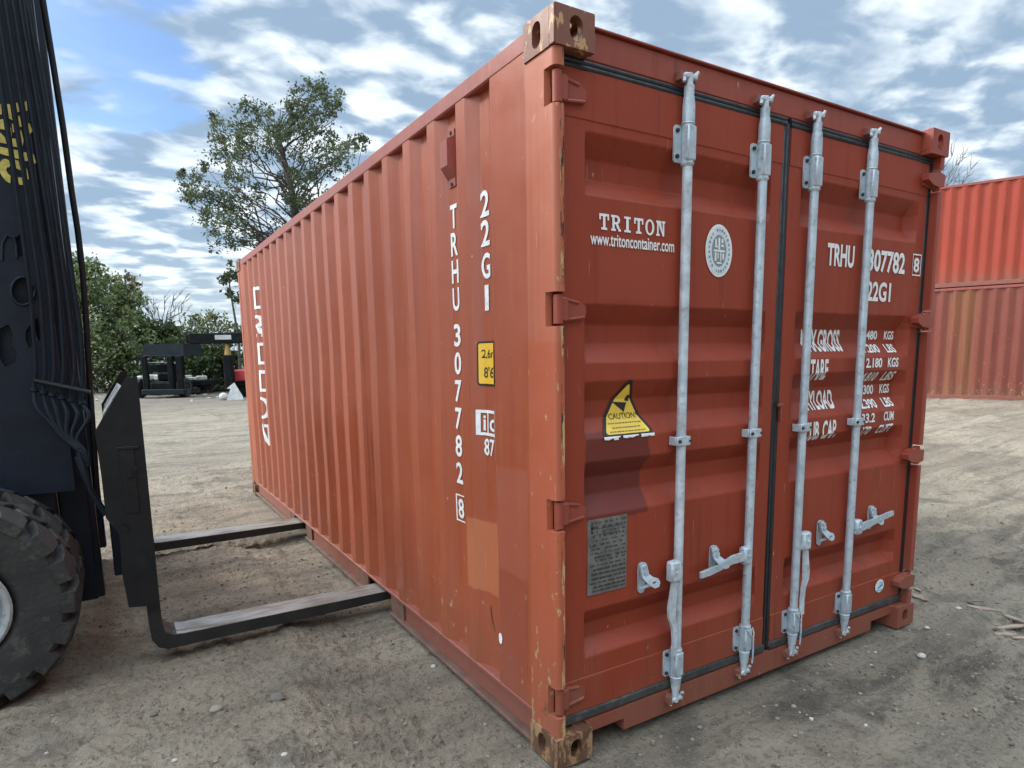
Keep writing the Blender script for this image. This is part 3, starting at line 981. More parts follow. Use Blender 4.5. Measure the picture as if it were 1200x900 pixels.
# hinges: knuckle in the post notch and a ribbed blade on the leaf
for side in (0, 1):
    sg, ox = (1, -1)[side], (0, WD)[side]
    for zc_ in (0.25, 0.95, 1.66, 2.36):
        mb = MB()
        mb.tube([(ox + sg * 0.034, 0.032, zc_ - 0.048), (ox + sg * 0.034, 0.032, zc_ + 0.048)], 0.0165, 14)
        f = lambda u, v, d, sg=sg, ox=ox: (ox + sg * u, d, v)
        mb.prism([(0.050, zc_ - 0.040), (0.150, zc_ - 0.030), (0.158, zc_ - 0.012), (0.158, zc_ + 0.012), (0.128, zc_ + 0.030), (0.050, zc_ + 0.044)], f, YD - 0.012, YD - 0.0005)
        for a, b in (((0.046, zc_ - 0.036), (0.150, zc_ - 0.024)), ((0.046, zc_ + 0.038), (0.126, zc_ + 0.024))):
            mb.tube([(ox + sg * a[0], YD - 0.013, a[1]), (ox + sg * b[0], YD - 0.012, b[1])], 0.006, 8)
        mb.box((ox + sg * 0.036, 0.022, zc_ - 0.041), (ox + sg * 0.075, YD - 0.004, zc_ + 0.041), 0.006)
        if side == 1: mb.prism([(0.010, zc_ - 0.030), (0.050, zc_ - 0.038), (0.120, zc_ - 0.030), (0.165, zc_ - 0.010), (0.165, zc_ + 0.014), (0.120, zc_ + 0.028), (0.050, zc_ + 0.034), (0.010, zc_ + 0.028)], f, YD - 0.046, YD - 0.0125)
        mb.build('hinge', frame_paint, DOORS[side], 40)

# lock rods, brackets, clamps, cams, handles
RODX = (0.616, 1.041, 1.383, 1.806)
RY = 0.022


def bracket(mb, x, z0, z1, left=0.052, right=0.030):
    f = lambda u, v, d: (u, d, v)
    mb.prism([(x - left + 0.006, z0), (x + right - 0.004, z0), (x + right, z0 + 0.006), (x + right, z1 - 0.006), (x + right - 0.004, z1), (x - left + 0.006, z1), (x - left, z1 - 0.008), (x - left, z0 + 0.008)], f, YD - 0.012, YD - 0.0035)
    mb.tube([(x, RY + 0.001, z0 - 0.012), (x, RY + 0.001, z0 - 0.004), (x, RY + 0.001, z0), (x, RY + 0.001, z1), (x, RY + 0.001, z1 + 0.004), (x, RY + 0.001, z1 + 0.012)], [0.0225, 0.0255, 0.022, 0.022, 0.0255, 0.0225], 16)
    mb.box((x - 0.0215, RY - 0.0235, z0 + 0.004), (x + 0.0225, RY - 0.002, z1 - 0.004), 0.007)


for r, x in enumerate(RODX):
    D = DOORS[0 if r < 2 else 1]
    mb = MB()
    zz = np.linspace(0.135, 2.470, 9)
    mb.tube([(x, RY, z) for z in zz], 0.0185, 16)
    mb.build('lock_rod', galv_old if r == 0 else galv, D, 40)
    mb = MB()
    bracket(mb, x, 2.205, 2.335)
    mb.tube([(x, RY, 2.345), (x, RY, 2.40), (x, RY, 2.43)], [0.0235, 0.0235, 0.020], 14)
    mb.build('rod_bracket', galv, D, 40)
    mb = MB()
    bracket(mb, x, 0.190, 0.300)
    mb.tube([(x, RY, 0.180), (x, RY, 0.150)], [0.0235, 0.020], 14)
    mb.build('rod_bracket', galv, D, 40)
    for bx_, bz_, br, y0b in [(-0.040, z, 0.008, YD - 0.0125) for z in (2.225, 2.315, 0.205, 0.285)] + [(0.0265, z, 0.005, YD - 0.0125) for z in (2.225, 2.315, 0.205, 0.285)] + [(-0.032, 1.17, 0.0065, RY - 0.023), (0.0235, 1.17, 0.0045, RY - 0.023)]:
        MB().tube([(x + bx_, y0b, bz_), (x + bx_, y0b - 0.0065, bz_)], br, 8).build('bolt', bolt_mat, D, 40)
    mb = MB()                                 # middle guide clamp
    mb.box((x - 0.042, RY - 0.023, 1.152), (x + 0.030, RY - 0.012, 1.188), 0.004)
    mb.box((x - 0.042, RY - 0.0125, 1.153), (x - 0.034, YD - 0.0035, 1.187), 0.002)
    mb.box((x + 0.0225, RY - 0.0125, 1.153), (x + 0.0295, YD - 0.0035, 1.187), 0.002)
    mb.tube([(x, RY, 1.151), (x, RY, 1.189)], 0.0225, 14)
    mb.build('rod_clamp', galv, D, 40)
    for top in (0, 1):                        # forged cam ends hooked into keepers
        zc_ = 2.500 if top else 0.088
        s = 1 if top else -1
        mb = MB()
        mb.tube([(x, RY, zc_ - s * 0.052), (x, RY, zc_ - s * 0.03), (x, RY, zc_ + s * 0.012)], [0.017, 0.014, 0.013], 12)
        mb.box((x - 0.030, RY - 0.012, zc_ - 0.008), (x + 0.034, RY + 0.012, zc_ + 0.010), 0.005)
        mb.tube([(x + 0.026, RY, zc_ + 0.004), (x + 0.040, RY - 0.006, zc_ + 0.022)], [0.009, 0.006], 8)
        mb.tube([(x - 0.022, RY, zc_ - 0.002), (x - 0.030, RY - 0.004, zc_ - 0.022)], [0.008, 0.006], 8)
        mb.build('cam', galv_old, D, 40)
        mb = MB()
        yk = 0.0515 if top else 0.0395
        for q in (-1, 1):
            mb.prism([(x + q * 0.026, zc_ - 0.016), (x + q * 0.042, zc_ - 0.012), (x + q * 0.042, zc_ + 0.014), (x + q * 0.026, zc_ + 0.018)], lambda u, v, d: (u, d, v), yk - 0.028, yk)
        mb.box((x - 0.03, yk - 0.010, zc_ - 0.018), (x + 0.03, yk, zc_ + 0.022), 0.003)
        mb.build('cam_keeper', keeper_mat, D, 30)

# handles: rods 2 and 4 swung up into their catches, 1 and 3 hanging down
HY = YD - 0.040
for r, x in enumerate(RODX):
    D = DOORS[0 if r < 2 else 1]
    zc_ = 0.640 if r != 0 else 0.652
    mb = MB()
    if r in (1, 3):
        s = -1 if r == 1 else 1
        mb.box((x + min(s * 0.012, s * 0.058), HY - 0.022, zc_ - 0.038), (x + max(s * 0.012, s * 0.058), HY + 0.018, zc_ + 0.038), 0.008)
        pts = [(0.02, 0.0), (0.07, 0.0), (0.12, -0.006), (0.16, -0.016), (0.20, -0.026), (0.26, -0.034), (0.31, -0.038)] if r == 1 else \
              [(0.02, -0.006), (0.08, -0.004), (0.13, -0.002), (0.18, 0.004), (0.24, 0.014), (0.30, 0.02), (0.36, 0.026)]
        hs = [0.019, 0.019, 0.018, 0.015, 0.013, 0.014, 0.012]
        V, F = [], []
        for (d, dz), h in zip(pts, hs):
            yb = HY + (0.008 if d > 0.1 else 0.0) - 0.01
            V += [(x + s * d, yb - 0.006, zc_ + dz - h), (x + s * d, yb + 0.006, zc_ + dz - h), (x + s * d, yb + 0.006, zc_ + dz + h), (x + s * d, yb - 0.006, zc_ + dz + h)]
        for i in range(len(pts) - 1):
            for q in range(4): F.append([4 * i + q, 4 * i + (q + 1) % 4, 4 * i + 4 + (q + 1) % 4, 4 * i + 4 + q])
        F += [[0, 1, 2, 3], [4 * len(pts) - 4 + q for q in range(4)]]
        mb.add(V, F)
        mb.tube([(x + s * 0.032, HY - 0.0225, zc_), (x + s * 0.032, HY - 0.029, zc_)], 0.0075, 8)
    else:
        s = -1 if r == 0 else 1
        xh = x + s * 0.040
        mb.box((x + min(s * 0.066, s * 0.010), HY - 0.022, zc_ - 0.045), (x + max(s * 0.066, s * 0.010), HY + 0.018, zc_ + 0.040), 0.008)
        pts = [(0.0, -0.040), (-0.004, -0.09), (-0.012, -0.15), (-0.012, -0.19), (0.002, -0.23), (0.008, -0.29), (0.004, -0.36)]
        hs = [0.013, 0.016, 0.020, 0.017, 0.012, 0.011, 0.010]
        V, F = [], []
        for (d, dz), h in zip(pts, hs):
            V += [(xh - h - s * d * 0, HY - 0.014, zc_ + dz), (xh + h, HY - 0.014, zc_ + dz), (xh + h, HY - 0.002, zc_ + dz), (xh - h, HY - 0.002, zc_ + dz)]
            for w in range(-4, 0): V[w] = (V[w][0] + (d if r == 0 else -d), V[w][1], V[w][2])
        for i in range(len(pts) - 1):
            for q in range(4): F.append([4 * i + q, 4 * i + (q + 1) % 4, 4 * i + 4 + (q + 1) % 4, 4 * i + 4 + q])
        F += [[0, 1, 2, 3], [4 * len(pts) - 4 + q for q in range(4)]]
        mb.add(V, F)
        mb.tube([(xh, HY - 0.0225, zc_ - 0.002), (xh, HY - 0.029, zc_ - 0.002)], 0.008, 8)
    mb.build('handle', galv_old if r in (0, 2) else galv, D, 40)

for (x, z, op, side) in ((0.440, 0.638, 0, 0), (0.842, 0.640, 1, 0), (1.590, 0.640, 0, 1), (2.018, 0.655, 1, 1)):
    mb = MB()
    P = stadium(x, z, 0.036, 0.125, 5)
    mb.prism(P, lambda u, v, d: (u, d, v), YD - 0.007, YD - 0.001)
    mb.tube([(x, YD - 0.007, z + 0.040), (x, YD - 0.016, z + 0.040)], 0.010, 10)
    mb.tube([(x, YD - 0.007, z - 0.044), (x, YD - 0.013, z - 0.044)], 0.008, 10)
    # the swinging hasp
    V, F = holes([(x - 0.020, z + 0.058), (x - 0.006, z + 0.066), (x + 0.010, z + 0.062), (x + 0.018, z + 0.050), (x + 0.018, z + 0.020), (x + 0.030, z + 0.006), (x + 0.052, z - 0.002), (x + 0.060, z - 0.018), (x + 0.052, z - 0.034), (x + 0.030, z - 0.036), (x + 0.006, z - 0.022), (x - 0.012, z - 0.004), (x - 0.020, z + 0.012)],
                 [stadium(x + 0.030, z - 0.014, 0.022, 0.008, 3)], 0.010)
    mb.add([(a, YD - 0.040 + c - 0.16 * max(0, z + 0.03 - b) + (0.022 if b > z + 0.03 else 0.022 * max(0, (b - z) / 0.03)), b) for a, b, c in V], F)
    mb.tube([(x + 0.000, YD - 0.010, z + 0.030), (x + 0.000, YD - 0.034, z + 0.030)], 0.012, 10)
    mb.tube([(x - 0.002, YD - 0.0175, z + 0.048), (x - 0.002, YD - 0.034, z + 0.048)], 0.0085, 10)
    mb.tube([(x + 0.030, YD - 0.030, z - 0.026), (x + 0.004, YD - 0.008, z - 0.040)], 0.007, 8)
    mb.build('handle_catch', galv, DOORS[side], 40)
mb = MB()                                     # small lug between the leaves
mb.box((1.215, YD - 0.022, 1.27), (1.255, YD - 0.012, 1.285), 0.002)
mb.box((1.235, YD - 0.020, 1.205), (1.247, YD - 0.003, 1.270), 0.002)
mb.build('door_lug', frame_paint, DOORS[1], 40)
# wire seals drooping off the lower brackets
for x in (RODX[1], RODX[2]):
    mb = MB()
    mb.tube([(x - 0.03, 0.000, 0.315), (x - 0.01, -0.006, 0.285), (x + 0.012, -0.008, 0.262), (x + 0.020, -0.008, 0.255), (x + 0.026, -0.006, 0.275), (x + 0.022, 0.0, 0.300)], 0.0028, 6)
    mb.tube([(x + 0.020, -0.008, 0.256), (x + 0.022, -0.008, 0.20), (x + 0.021, -0.006, 0.135)], 0.004, 6)
    mb.build('seal_wire', galv, DOORS[0 if x < 1.2 else 1], 40)

# ---- writing on the doors, laid over the folds
dm = lambda off: (lambda x, z: (x, door_y(x, z) - off - 0.001, z))
DK = (1, DZ[1:-1])


def art(name, parts, kinks, fn, mat, parent, label=None):
    V, F = drape(parts, kinks, fn)
    o = MB().add(V, F).build(name, mat, parent, 0, recalc=False)
    if label: o['label'] = label
    return o


def slabword(word, x0, z0, x1, z1, gap=0.22, vertical=False):
    out = []
    n = len(word)
    wdt = (x1 - x0) / (n + gap * (n - 1))
    for i, ch in enumerate(word):
        V, F = slab(ch)
        a = x0 + i * wdt * (1 + gap)
        out.append(([(a + u * wdt, z0 + v * (z1 - z0)) for u, v in V], F))
    return out


art('owner_lettering', slabword('TRITON', 0.222, 1.938, 0.532, 1.992), DK, dm(0.002), letter_mat, DOORS[0])
art('owner_lettering', [lettering('www.tritoncontainer.com', 0.182, 1.884, 0.580, 1.926, 0.015)], DK, dm(0.002), letter_mat, DOORS[0])
# class seal
sc_x, sc_z = 0.826, 1.908


def ring(cx, cz, rx, rz, rx2, rz2, n=48):
    P, Q = [], []
    for k in range(n):
        g = 2 * PI * k / n
        P += [(cx + rx * math.cos(g), cz + rz * math.sin(g)), (cx + rx2 * math.cos(g), cz + rz2 * math.sin(g))]
    for k in range(n):
        j = (k + 1) % n
        Q.append([2 * k, 2 * j, 2 * j + 1, 2 * k + 1])
    return P, Q


def disc(cx, cz, rx, rz, n=40): return [(cx + rx * math.cos(2 * PI * k / n), cz + rz * math.sin(2 * PI * k / n)) for k in range(n)], [list(range(n))]


def boxp(x0, z0, x1, z1): return [(x0, z0), (x1, z0), (x1, z1), (x0, z1)], [[0, 1, 2, 3]]


so_ = art('class_seal', [disc(sc_x, sc_z, 0.077, 0.101)], DK, dm(0.002), letter_mat, DOORS[0], 'oval pale seal with a figure inside')
art('class_seal_ring', [ring(sc_x, sc_z, 0.070, 0.093, 0.046, 0.066)], DK, dm(0.003), seal_mat, DOORS[0])
art('class_seal_centre', [disc(sc_x, sc_z, 0.042, 0.061)], DK, dm(0.003), sealgrey, DOORS[0])
parts = []
for (a, b, c, d) in ((-.024, .012, -.016, .044), (-.006, .004, .004, .05), (.010, .016, .026, .024), (.012, .03, .022, .046), (-.032, -.004, .032, .003),
                     (-.026, -.040, -.016, -.008), (-.010, -.03, -.004, -.008), (.006, -.040, .012, -.006), (.018, -.032, .028, -.010), (-.014, -.05, .016, -.044), (-.016, .012, -.008, .018)):
    parts.append(boxp(sc_x + a, sc_z + b, sc_x + c, sc_z + d))
art('class_seal_figure', parts, DK, dm(0.004), letter_mat, DOORS[0])
parts = []
for k in range(26):
    g = 2 * PI * k / 26 + 0.1
    if k % 9 == 8: continue
    cxx, czz = sc_x + 0.058 * math.cos(g), sc_z + 0.0795 * math.sin(g)
    w = 0.003 + 0.0012 * (k % 3)
    parts.append(boxp(cxx - w, czz - 0.005, cxx + w, czz + 0.005))
art('class_seal_legend', parts, DK, dm(0.004), sealgrey, DOORS[0])

# number block on the right leaf
N = [('TRHU', 1.537, 1.894, 1.746, 1.994, 0.03), ('307782', 1.862, 1.888, 2.186, 1.992, 0.03), ('8', 2.272, 1.905, 2.326, 1.978, 0.03), ('22G1', 1.868, 1.748, 2.075, 1.842, 0.03)]
for t, a, b, c, d, w in N: art('size_code' if t == '22G1' else 'container_number', [lettering(t, a, b, c, d, w)], DK, dm(0.002), letter_mat, DOORS[1])
fr = (2.258, 1.888, 2.342, 1.996)
t_ = 0.006
art('check_digit_frame', [boxp(fr[0], fr[1], fr[2], fr[1] + t_), boxp(fr[0], fr[3] - t_, fr[2], fr[3]), boxp(fr[0], fr[1] + t_, fr[0] + t_, fr[3] - t_), boxp(fr[2] - t_, fr[1] + t_, fr[2], fr[3] - t_)], DK, dm(0.002), letter_mat, DOORS[1])
M = [('MAX.GROSS', 1.448, 1.508, 1.751, 1.612), ('TARE', 1.458, 1.378, 1.596, 1.474), ('PAYLOAD', 1.468, 1.236, 1.714, 1.326), ('CUB. CAP.', 1.436, 1.095, 1.692, 1.186),
     ('30.480', 1.905, 1.566, 2.074, 1.610), ('KGS', 2.136, 1.566, 2.224, 1.610), ('67.200', 1.880, 1.500, 2.061, 1.544), ('LBS', 2.119, 1.500, 2.207, 1.544),
     ('2.180', 1.903, 1.426, 2.045, 1.474), ('KGS', 2.096, 1.426, 2.195, 1.474), ('4.810', 1.905, 1.358, 2.039, 1.404), ('LBS', 2.092, 1.358, 2.202, 1.404),
     ('28.300', 1.900, 1.290, 2.068, 1.338), ('KGS', 2.127, 1.290, 2.220, 1.338), ('62.390', 1.880, 1.222, 2.058, 1.268), ('LBS', 2.121, 1.222, 2.215, 1.268),
     ('33.2', 1.888, 1.152, 2.007, 1.200), ('CUM', 2.090, 1.152, 2.186, 1.200), ('1.170', 1.868, 1.088, 1.982, 1.134), ('CUFT', 2.049, 1.088, 2.186, 1.134)]
for t, a, b, c, d in M: art('weight_lettering', [lettering(t, a, b, c, d, 0.03)], DK, dm(0.002), letter_mat, DOORS[1])

# caution triangle
def rounded_tri(cx, z0, z1, w, r, n=6):
    P = [Vector((cx - w / 2, z0)), Vector((cx + w / 2, z0)), Vector((cx, z1))]
    out = []
    c = sum(P, Vector((0, 0))) / 3
    for i in range(3):
        p, a, b = P[i], (P[i - 1] - P[i]).normalized(), (P[(i + 1) % 3] - P[i]).normalized()
        half = a.angle(b) / 2
        q = p + (a + b).normalized() * (r / math.sin(half))
        s = q - a * 0 + (p + a * (r / math.tan(half)) - q)
        e = p + b * (r / math.tan(half))
        a0 = math.atan2(s.y - q.y, s.x - q.x)
        a1 = math.atan2(e.y - q.y, e.x - q.x)
        while a1 < a0: a1 += 2 * PI
        if a1 - a0 > PI: a1 -= 2 * PI
        for k in range(n + 1):
            g = a0 + (a1 - a0) * k / n
            out.append((q.x + r * math.cos(g), q.y + r * math.sin(g)))
    return out, [list(range(len(out)))]


tx_ = 0.375
art('caution_label', [rounded_tri(tx_, 1.206, 1.428, 0.262, 0.014)], DK, dm(0.002), black_mat, DOORS[0], 'yellow triangular caution sticker with black border')
art('caution_label_field', [rounded_tri(tx_, 1.214, 1.404, 0.222, 0.008)], DK, dm(0.003), gold_mat, DOORS[0])
art('caution_label_print', [([(tx_ - 0.050, 1.332), (tx_ + 0.022, 1.326), (tx_ + 0.010, 1.290)], [[0, 2, 1]]), ([(tx_ + 0.012, 1.334), (tx_ + 0.030, 1.330), (tx_ + 0.036, 1.352), (tx_ + 0.018, 1.356)], [[0, 1, 2, 3]]),
                            lettering('CAUTION!', tx_ - 0.066, 1.266, tx_ + 0.070, 1.288, 0.005)], DK, dm(0.004), black_mat, DOORS[0])
parts = []
rr_ = random.Random(4)
for z, w in ((1.252, 0.082), (1.236, 0.070), (1.2225, 0.088)):
    x = tx_ - w
    while x < tx_ + w:
        q = rr_.uniform(0.003, 0.014)
        parts.append(boxp(x, z - 0.0022, min(x + q, tx_ + w), z + 0.0022))
        x += q + 0.003
art('caution_label_small_print', parts, DK, dm(0.004), simple('brown_print', (0.24, 0.14, 0.03), 0.6), DOORS[0])
# torn paper edge under the triangle
parts = []
for k in range(11):
    x = tx_ - 0.125 + k * 0.0225
    parts.append(([(x, 1.1995 + rr_.uniform(-.006, .004)), (x + 0.0225, 1.1995 + rr_.uniform(-.006, .004)), (x + 0.0225, 1.2075), (x, 1.2075)], [[0, 1, 2, 3]]) if k % 4 != 3 else boxp(x, 1.2035, x + .01, 1.2075))
art('torn_label_edge', parts, DK, dm(0.003), letter_mat, DOORS[0])

# approval plate
mb = MB()
mb.box((0.174, YD - 0.003, 0.616), (0.364, YD - 0.0005, 0.905), 0.001)
mb.build('approval_plate', plate_mat, DOORS[0], 30)
parts = []
z = 0.892
while z > 0.625:
    x = 0.182 + rr_.uniform(0, 0.03)
    h = rr_.choice((0.0022, 0.003, 0.004))
    dense = z < 0.72
    while x < 0.355:
        q = rr_.uniform(0.004, 0.02) if not dense else rr_.uniform(0.010, 0.035)
        parts.append(boxp(x, z - h, min(x + q, 0.357), z + h))
        x += q + rr_.uniform(0.003, 0.008 if dense else 0.022)
    z -= rr_.uniform(0.012, 0.018)
for q in ((0.190, 0.853, 0.198, 0.896), (0.205, 0.846, 0.33, 0.848), (0.205, 0.868, 0.33, 0.870), (0.185, 0.775, 0.215, 0.777), (0.185, 0.80, 0.215, 0.802)): parts.append(boxp(*q))
art('approval_plate_text', parts, DK, lambda x, z: (x, YD - 0.0045, z), plateink, DOORS[0])
# small round sticker low on the right leaf
bx, bz = 2.158, 0.257
art('round_sticker', [disc(bx, bz, 0.041, 0.036)], DK, dm(0.003), letter_mat, DOORS[1], 'small round white and blue sticker')
art('round_sticker_print', [([(bx - .030, bz - .012), (bx + .006, bz + .004), (bx + .032, bz + .014), (bx + .030, bz - .004), (bx - .004, bz - .014)], [[0, 4, 3, 2, 1]]), ([(bx - .012, bz + .010), (bx + .012, bz + .022), (bx + .022, bz + .016)], [[0, 2, 1]]),
                            boxp(bx - .026, bz - .027, bx + .022, bz - .021)], DK, dm(0.004), blue_mat, DOORS[1])

# ---- writing on the long side (u runs towards +y; letters read from +y to -y)
sm = lambda off: (lambda u, z: (side_x(-u, z) - off - 0.0012, -u, z))      # u = -y so that the artwork is not mirrored
SK = (0, [-q for q in ykn])
NY0, NY1 = -0.842, -0.778
tops = [2.152, 2.037, 1.922, 1.805, 1.650, 1.528, 1.405, 1.283, 1.160, 1.036]
for ch, z in zip('TRHU307782', tops): art('container_number', [lettering(ch, NY0, z - 0.098, NY1, z, 0.022)], SK, sm(0.002), letter_mat, SIDE)
art('container_number', [lettering('8', NY0 + 0.006, 0.776, NY1 - 0.004, 0.868, 0.022)], SK, sm(0.002), letter_mat, SIDE)
fr = (-0.852, 0.760, -0.768, 0.886)
art('check_digit_frame', [boxp(fr[0], fr[1], fr[2], fr[1] + t_), boxp(fr[0], fr[3] - t_, fr[2], fr[3]), boxp(fr[0], fr[1] + t_, fr[0] + t_, fr[3] - t_), boxp(fr[2] - t_, fr[1] + t_, fr[2], fr[3] - t_)], SK, sm(0.002), letter_mat, SIDE)
parts = []
for ch, z in zip('22G1', (2.152, 2.040, 1.914, 1.790)):
    w = 0.033 if ch != '1' else 0.016
    art('size_code', [lettering(ch, -0.536 - w, z - 0.100, -0.536 + w, z, 0.022)], SK, sm(0.002), letter_mat, SIDE)


def rrect(x0, z0, x1, z1, r, n=5):
    P = []
    for cx_, cz_, a in ((x1 - r, z1 - r, 0), (x0 + r, z1 - r, PI / 2), (x0 + r, z0 + r, PI), (x1 - r, z0 + r, 1.5 * PI)):
        for k in range(n + 1):
            g = a + PI / 2 * k / n
            P.append((cx_ + r * math.cos(g), cz_ + r * math.sin(g)))
    return P, [list(range(len(P)))]


art('height_label', [rrect(-0.598, 1.388, -0.430, 1.568, 0.014)], SK, sm(0.002), black_mat, SIDE, 'yellow height sticker with black border')
art('height_label_field', [rrect(-0.590, 1.396, -0.438, 1.560, 0.008)], SK, sm(0.003), yellow_mat, SIDE)
art('height_label_text', [lettering('2,6m', -0.576, 1.495, -0.470, 1.535, 0.01), lettering("8'6\"", -0.566, 1.420, -0.462, 1.465, 0.01)], SK, sm(0.004), black_mat, SIDE)
i0, i1, z0_, z1_ = -0.606, -0.440, 1.182, 1.288
art('rail_code', [boxp(i0, z0_, i1, z0_ + .012), boxp(i0, z1_ - .012, i1, z1_), boxp(i0, z0_ + .012, i0 + .022, z1_ - .012), boxp(i1 - .012, z0_ + .012, i1, z1_ - .012), boxp(-0.546, z0_ + .012, -0.538, z1_ - .012),
                  lettering('i', -0.572, z0_ + .020, -0.560, z1_ - .022, 0.02), lettering('c', -0.527, z0_ + .020, -0.482, z0_ + .070, 0.02), lettering('87', -0.570, 1.098, -0.492, 1.170, 0.014)], SK, sm(0.002), letter_mat, SIDE)
# tall stacked owner's name at the far end
parts = []
for i, ch in enumerate('TRITON'):
    V, F = slab(ch)
    zt = 2.225 - i * 0.272
    parts.append(([(-5.345 + u * 0.345, zt - 0.215 + v * 0.215) for u, v in V], F))
art('owner_lettering', parts, SK, sm(0.003), letter_mat, SIDE)
art('paint_spot', [disc(-0.412, 0.356, 0.014, 0.024, 16)], SK, sm(0.002), letter_mat, SIDE)
art('scratch', [([(-0.56, 0.440), (-0.553, 0.438), (-0.545, 0.385), (-0.520, 0.335), (-0.524, 0.335), (-0.552, 0.385)], [[0, 1, 2, 3, 4, 5]])], SK, sm(0.002), plateink, SIDE)

# ventilator in the third fold
mb = MB()
f = lambda u, v, d: (d, u, v)
xr = XS + DEP
mb.box((xr - 0.006, 0.782, 2.410), (xr - 0.0005, 0.842, 2.452), 0.002)
mb.box((xr - 0.006, 0.782, 2.222), (xr - 0.0005, 0.842, 2.262), 0.002)
V = [(xr - 0.0005, 0.772, 2.425), (xr - 0.0005, 0.852, 2.425), (xr - 0.0005, 0.852, 2.250), (xr - 0.0005, 0.772, 2.250),
     (xr - 0.042, 0.780, 2.405), (xr - 0.042, 0.846, 2.405), (xr - 0.042, 0.846, 2.300), (xr - 0.042, 0.780, 2.300)]
mb.add(V, [[0, 1, 5, 4], [1, 2, 6, 5], [2, 3, 7, 6], [3, 0, 4, 7], [4, 5, 6, 7]])
for z in (2.440, 2.234): mb.tube([(xr - 0.006, 0.812, z), (xr - 0.011, 0.812, z)], 0.008, 8, mi=1)
mb.build('ventilator', [rail_paint, bolt_mat], BOX, 30)

# ================================================================== forklift on the left
FL = empty('forklift', (-1.885, 2.90, 0), 'big navy blue forklift with its forks in the container pockets', 'forklift')
TILT = 0.011


def wheel_tyre(parent, yc, sgn):
    """one chunky lugged tyre, outer sidewall towards sgn"""
    R, w = 0.478, 0.30
    X0, Z0 = -1.948, 0.466
    fn = lambda a, b, h: (X0 + a, yc + sgn * h, Z0 + b)
    prof = [(0.235, -w / 2 + 0.035), (0.262, -w / 2 + 0.012), (0.33, -w / 2), (0.405, -w / 2 + 0.003), (0.424, -w / 2 + 0.012), (0.436, -w / 2 + 0.03),
            (0.436, w / 2 - 0.03), (0.424, w / 2 - 0.012), (0.418, w / 2 - 0.008), (0.412, w / 2 - 0.002), (0.40, w / 2 - 0.002), (0.33, w / 2), (0.262, w / 2 - 0.012), (0.235, w / 2 - 0.035), (0.225, w / 2 - 0.06), (0.225, -w / 2 + 0.06)]
    mb = MB().lathe(prof, fn, 72, closed=True)
    n = 19
    for row in (-1, 1):
        for k in range(n):
            g0 = 2 * PI * (k + (0.5 if row > 0 else 0)) / n
            dg = 2 * PI / n
            # outline of one lug in (angle, h): wide at the shoulder, hooked at the centre
            out = [(0.0, 0.152), (0.66 * dg, 0.152), (0.80 * dg, 0.085), (0.98 * dg, 0.030), (0.62 * dg, 0.004), (0.22 * dg, 0.022), (0.02 * dg, 0.095)]
            V = []
            for lev, sh in ((0.420, 1.0), (R - 0.007, 0.97), (R, 0.90)):
                cg = sum(a for a, h in out) / len(out)
                ch = sum(h for a, h in out) / len(out)
                for a, h in out:
                    a2, h2 = cg + (a - cg) * sh, ch + (h - ch) * sh
                    rad = lev - (0.014 if h2 > 0.13 else 0)
                    g = g0 + a2
                    V.append(fn(rad * math.cos(g), rad * math.sin(g), row * h2))
            q = len(out)
            F = [[i, (i + 1) % q, q + (i + 1) % q, q + i] for i in range(q)] + [[q + i, q + (i + 1) % q, 2 * q + (i + 1) % q, 2 * q + i] for i in range(q)] + [[2 * q + i for i in range(q)]]
            mb.add(V, F)
    return mb.build('tyre', tyre_mat, parent, 28)


def wheel_rim(parent, yc, sgn):
    X0, Z0, w = -1.948, 0.466, 0.30
    fn = lambda a, b, h: (X0 + a * 0.95, yc + sgn * h, Z0 + b * 0.95)
    mb = MB()
    mb.lathe([(0.236, w / 2 - 0.034), (0.246, w / 2 - 0.014), (0.236, w / 2 - 0.008), (0.222, w / 2 - 0.012), (0.206, w / 2 - 0.03), (0.200, w / 2 - 0.08), (0.17, w / 2 - 0.12), (0.09, w / 2 - 0.12), (0.085, w / 2 - 0.05), (0.02, w / 2 - 0.045), (0.0, w / 2 - 0.045)], fn, 48)
    for k in range(8):
        g = 2 * PI * k / 8
        a, b = 0.135 * math.cos(g), 0.135 * math.sin(g)
        mb.tube([fn(a, b, w / 2 - 0.12), fn(a, b, w / 2 - 0.095)], 0.013, 8)
    return mb.build('rim', rim_mat, parent, 35)


for (yo, yi, sgn) in ((1.785, 2.115, -1), (4.015, 3.685, 1)):
    mb = MB()
    mb.tube([(-1.948, yo - sgn * 0.10, 0.466), (-1.948, yi - sgn * 0.25, 0.466)], 0.12, 24)
    hub = mb.build('drive_wheel', truckblk, FL, 35)
    wheel_tyre(hub, yo, sgn)
    wheel_tyre(hub, yi, sgn)
    wheel_rim(hub, yo, sgn)
mb = MB()
mb.box((-2.05, 2.36, 0.34), (-1.72, 3.44, 0.62), 0.03)
mb.build('axle', truckblk, FL)
# chassis, cab and counterweight (mostly out of the picture)
mb = MB()
mb.box((-5.2, 2.35, 0.45), (-2.12, 3.45, 1.05), 0.04)
mb.box((-2.9, 1.66, 1.06), (-2.55, 2.30, 1.12), 0.02)
mb.box((-2.9, 3.50, 1.06), (-2.55, 4.14, 1.12), 0.02)
mb.build('chassis', truckblk, FL)
mb = MB()
mb.prism([(-5.9, 0.55), (-4.6, 0.55), (-4.6, 1.75), (-5.5, 1.75), (-5.9, 1.45)], lambda u, v, d: (u, d, v), 1.75, 4.05)
mb.build('counterweight', truck, FL)
mb = MB()
for x, y in ((-2.75, 2.2), (-2.75, 3.6), (-4.4, 2.2), (-4.4, 3.6)): mb.box((x - 0.04, y - 0.04, 1.06), (x + 0.04, y + 0.04, 3.0), 0.01)
mb.box((-4.5, 2.14, 3.0), (-2.68, 3.66, 3.08), 0.02)
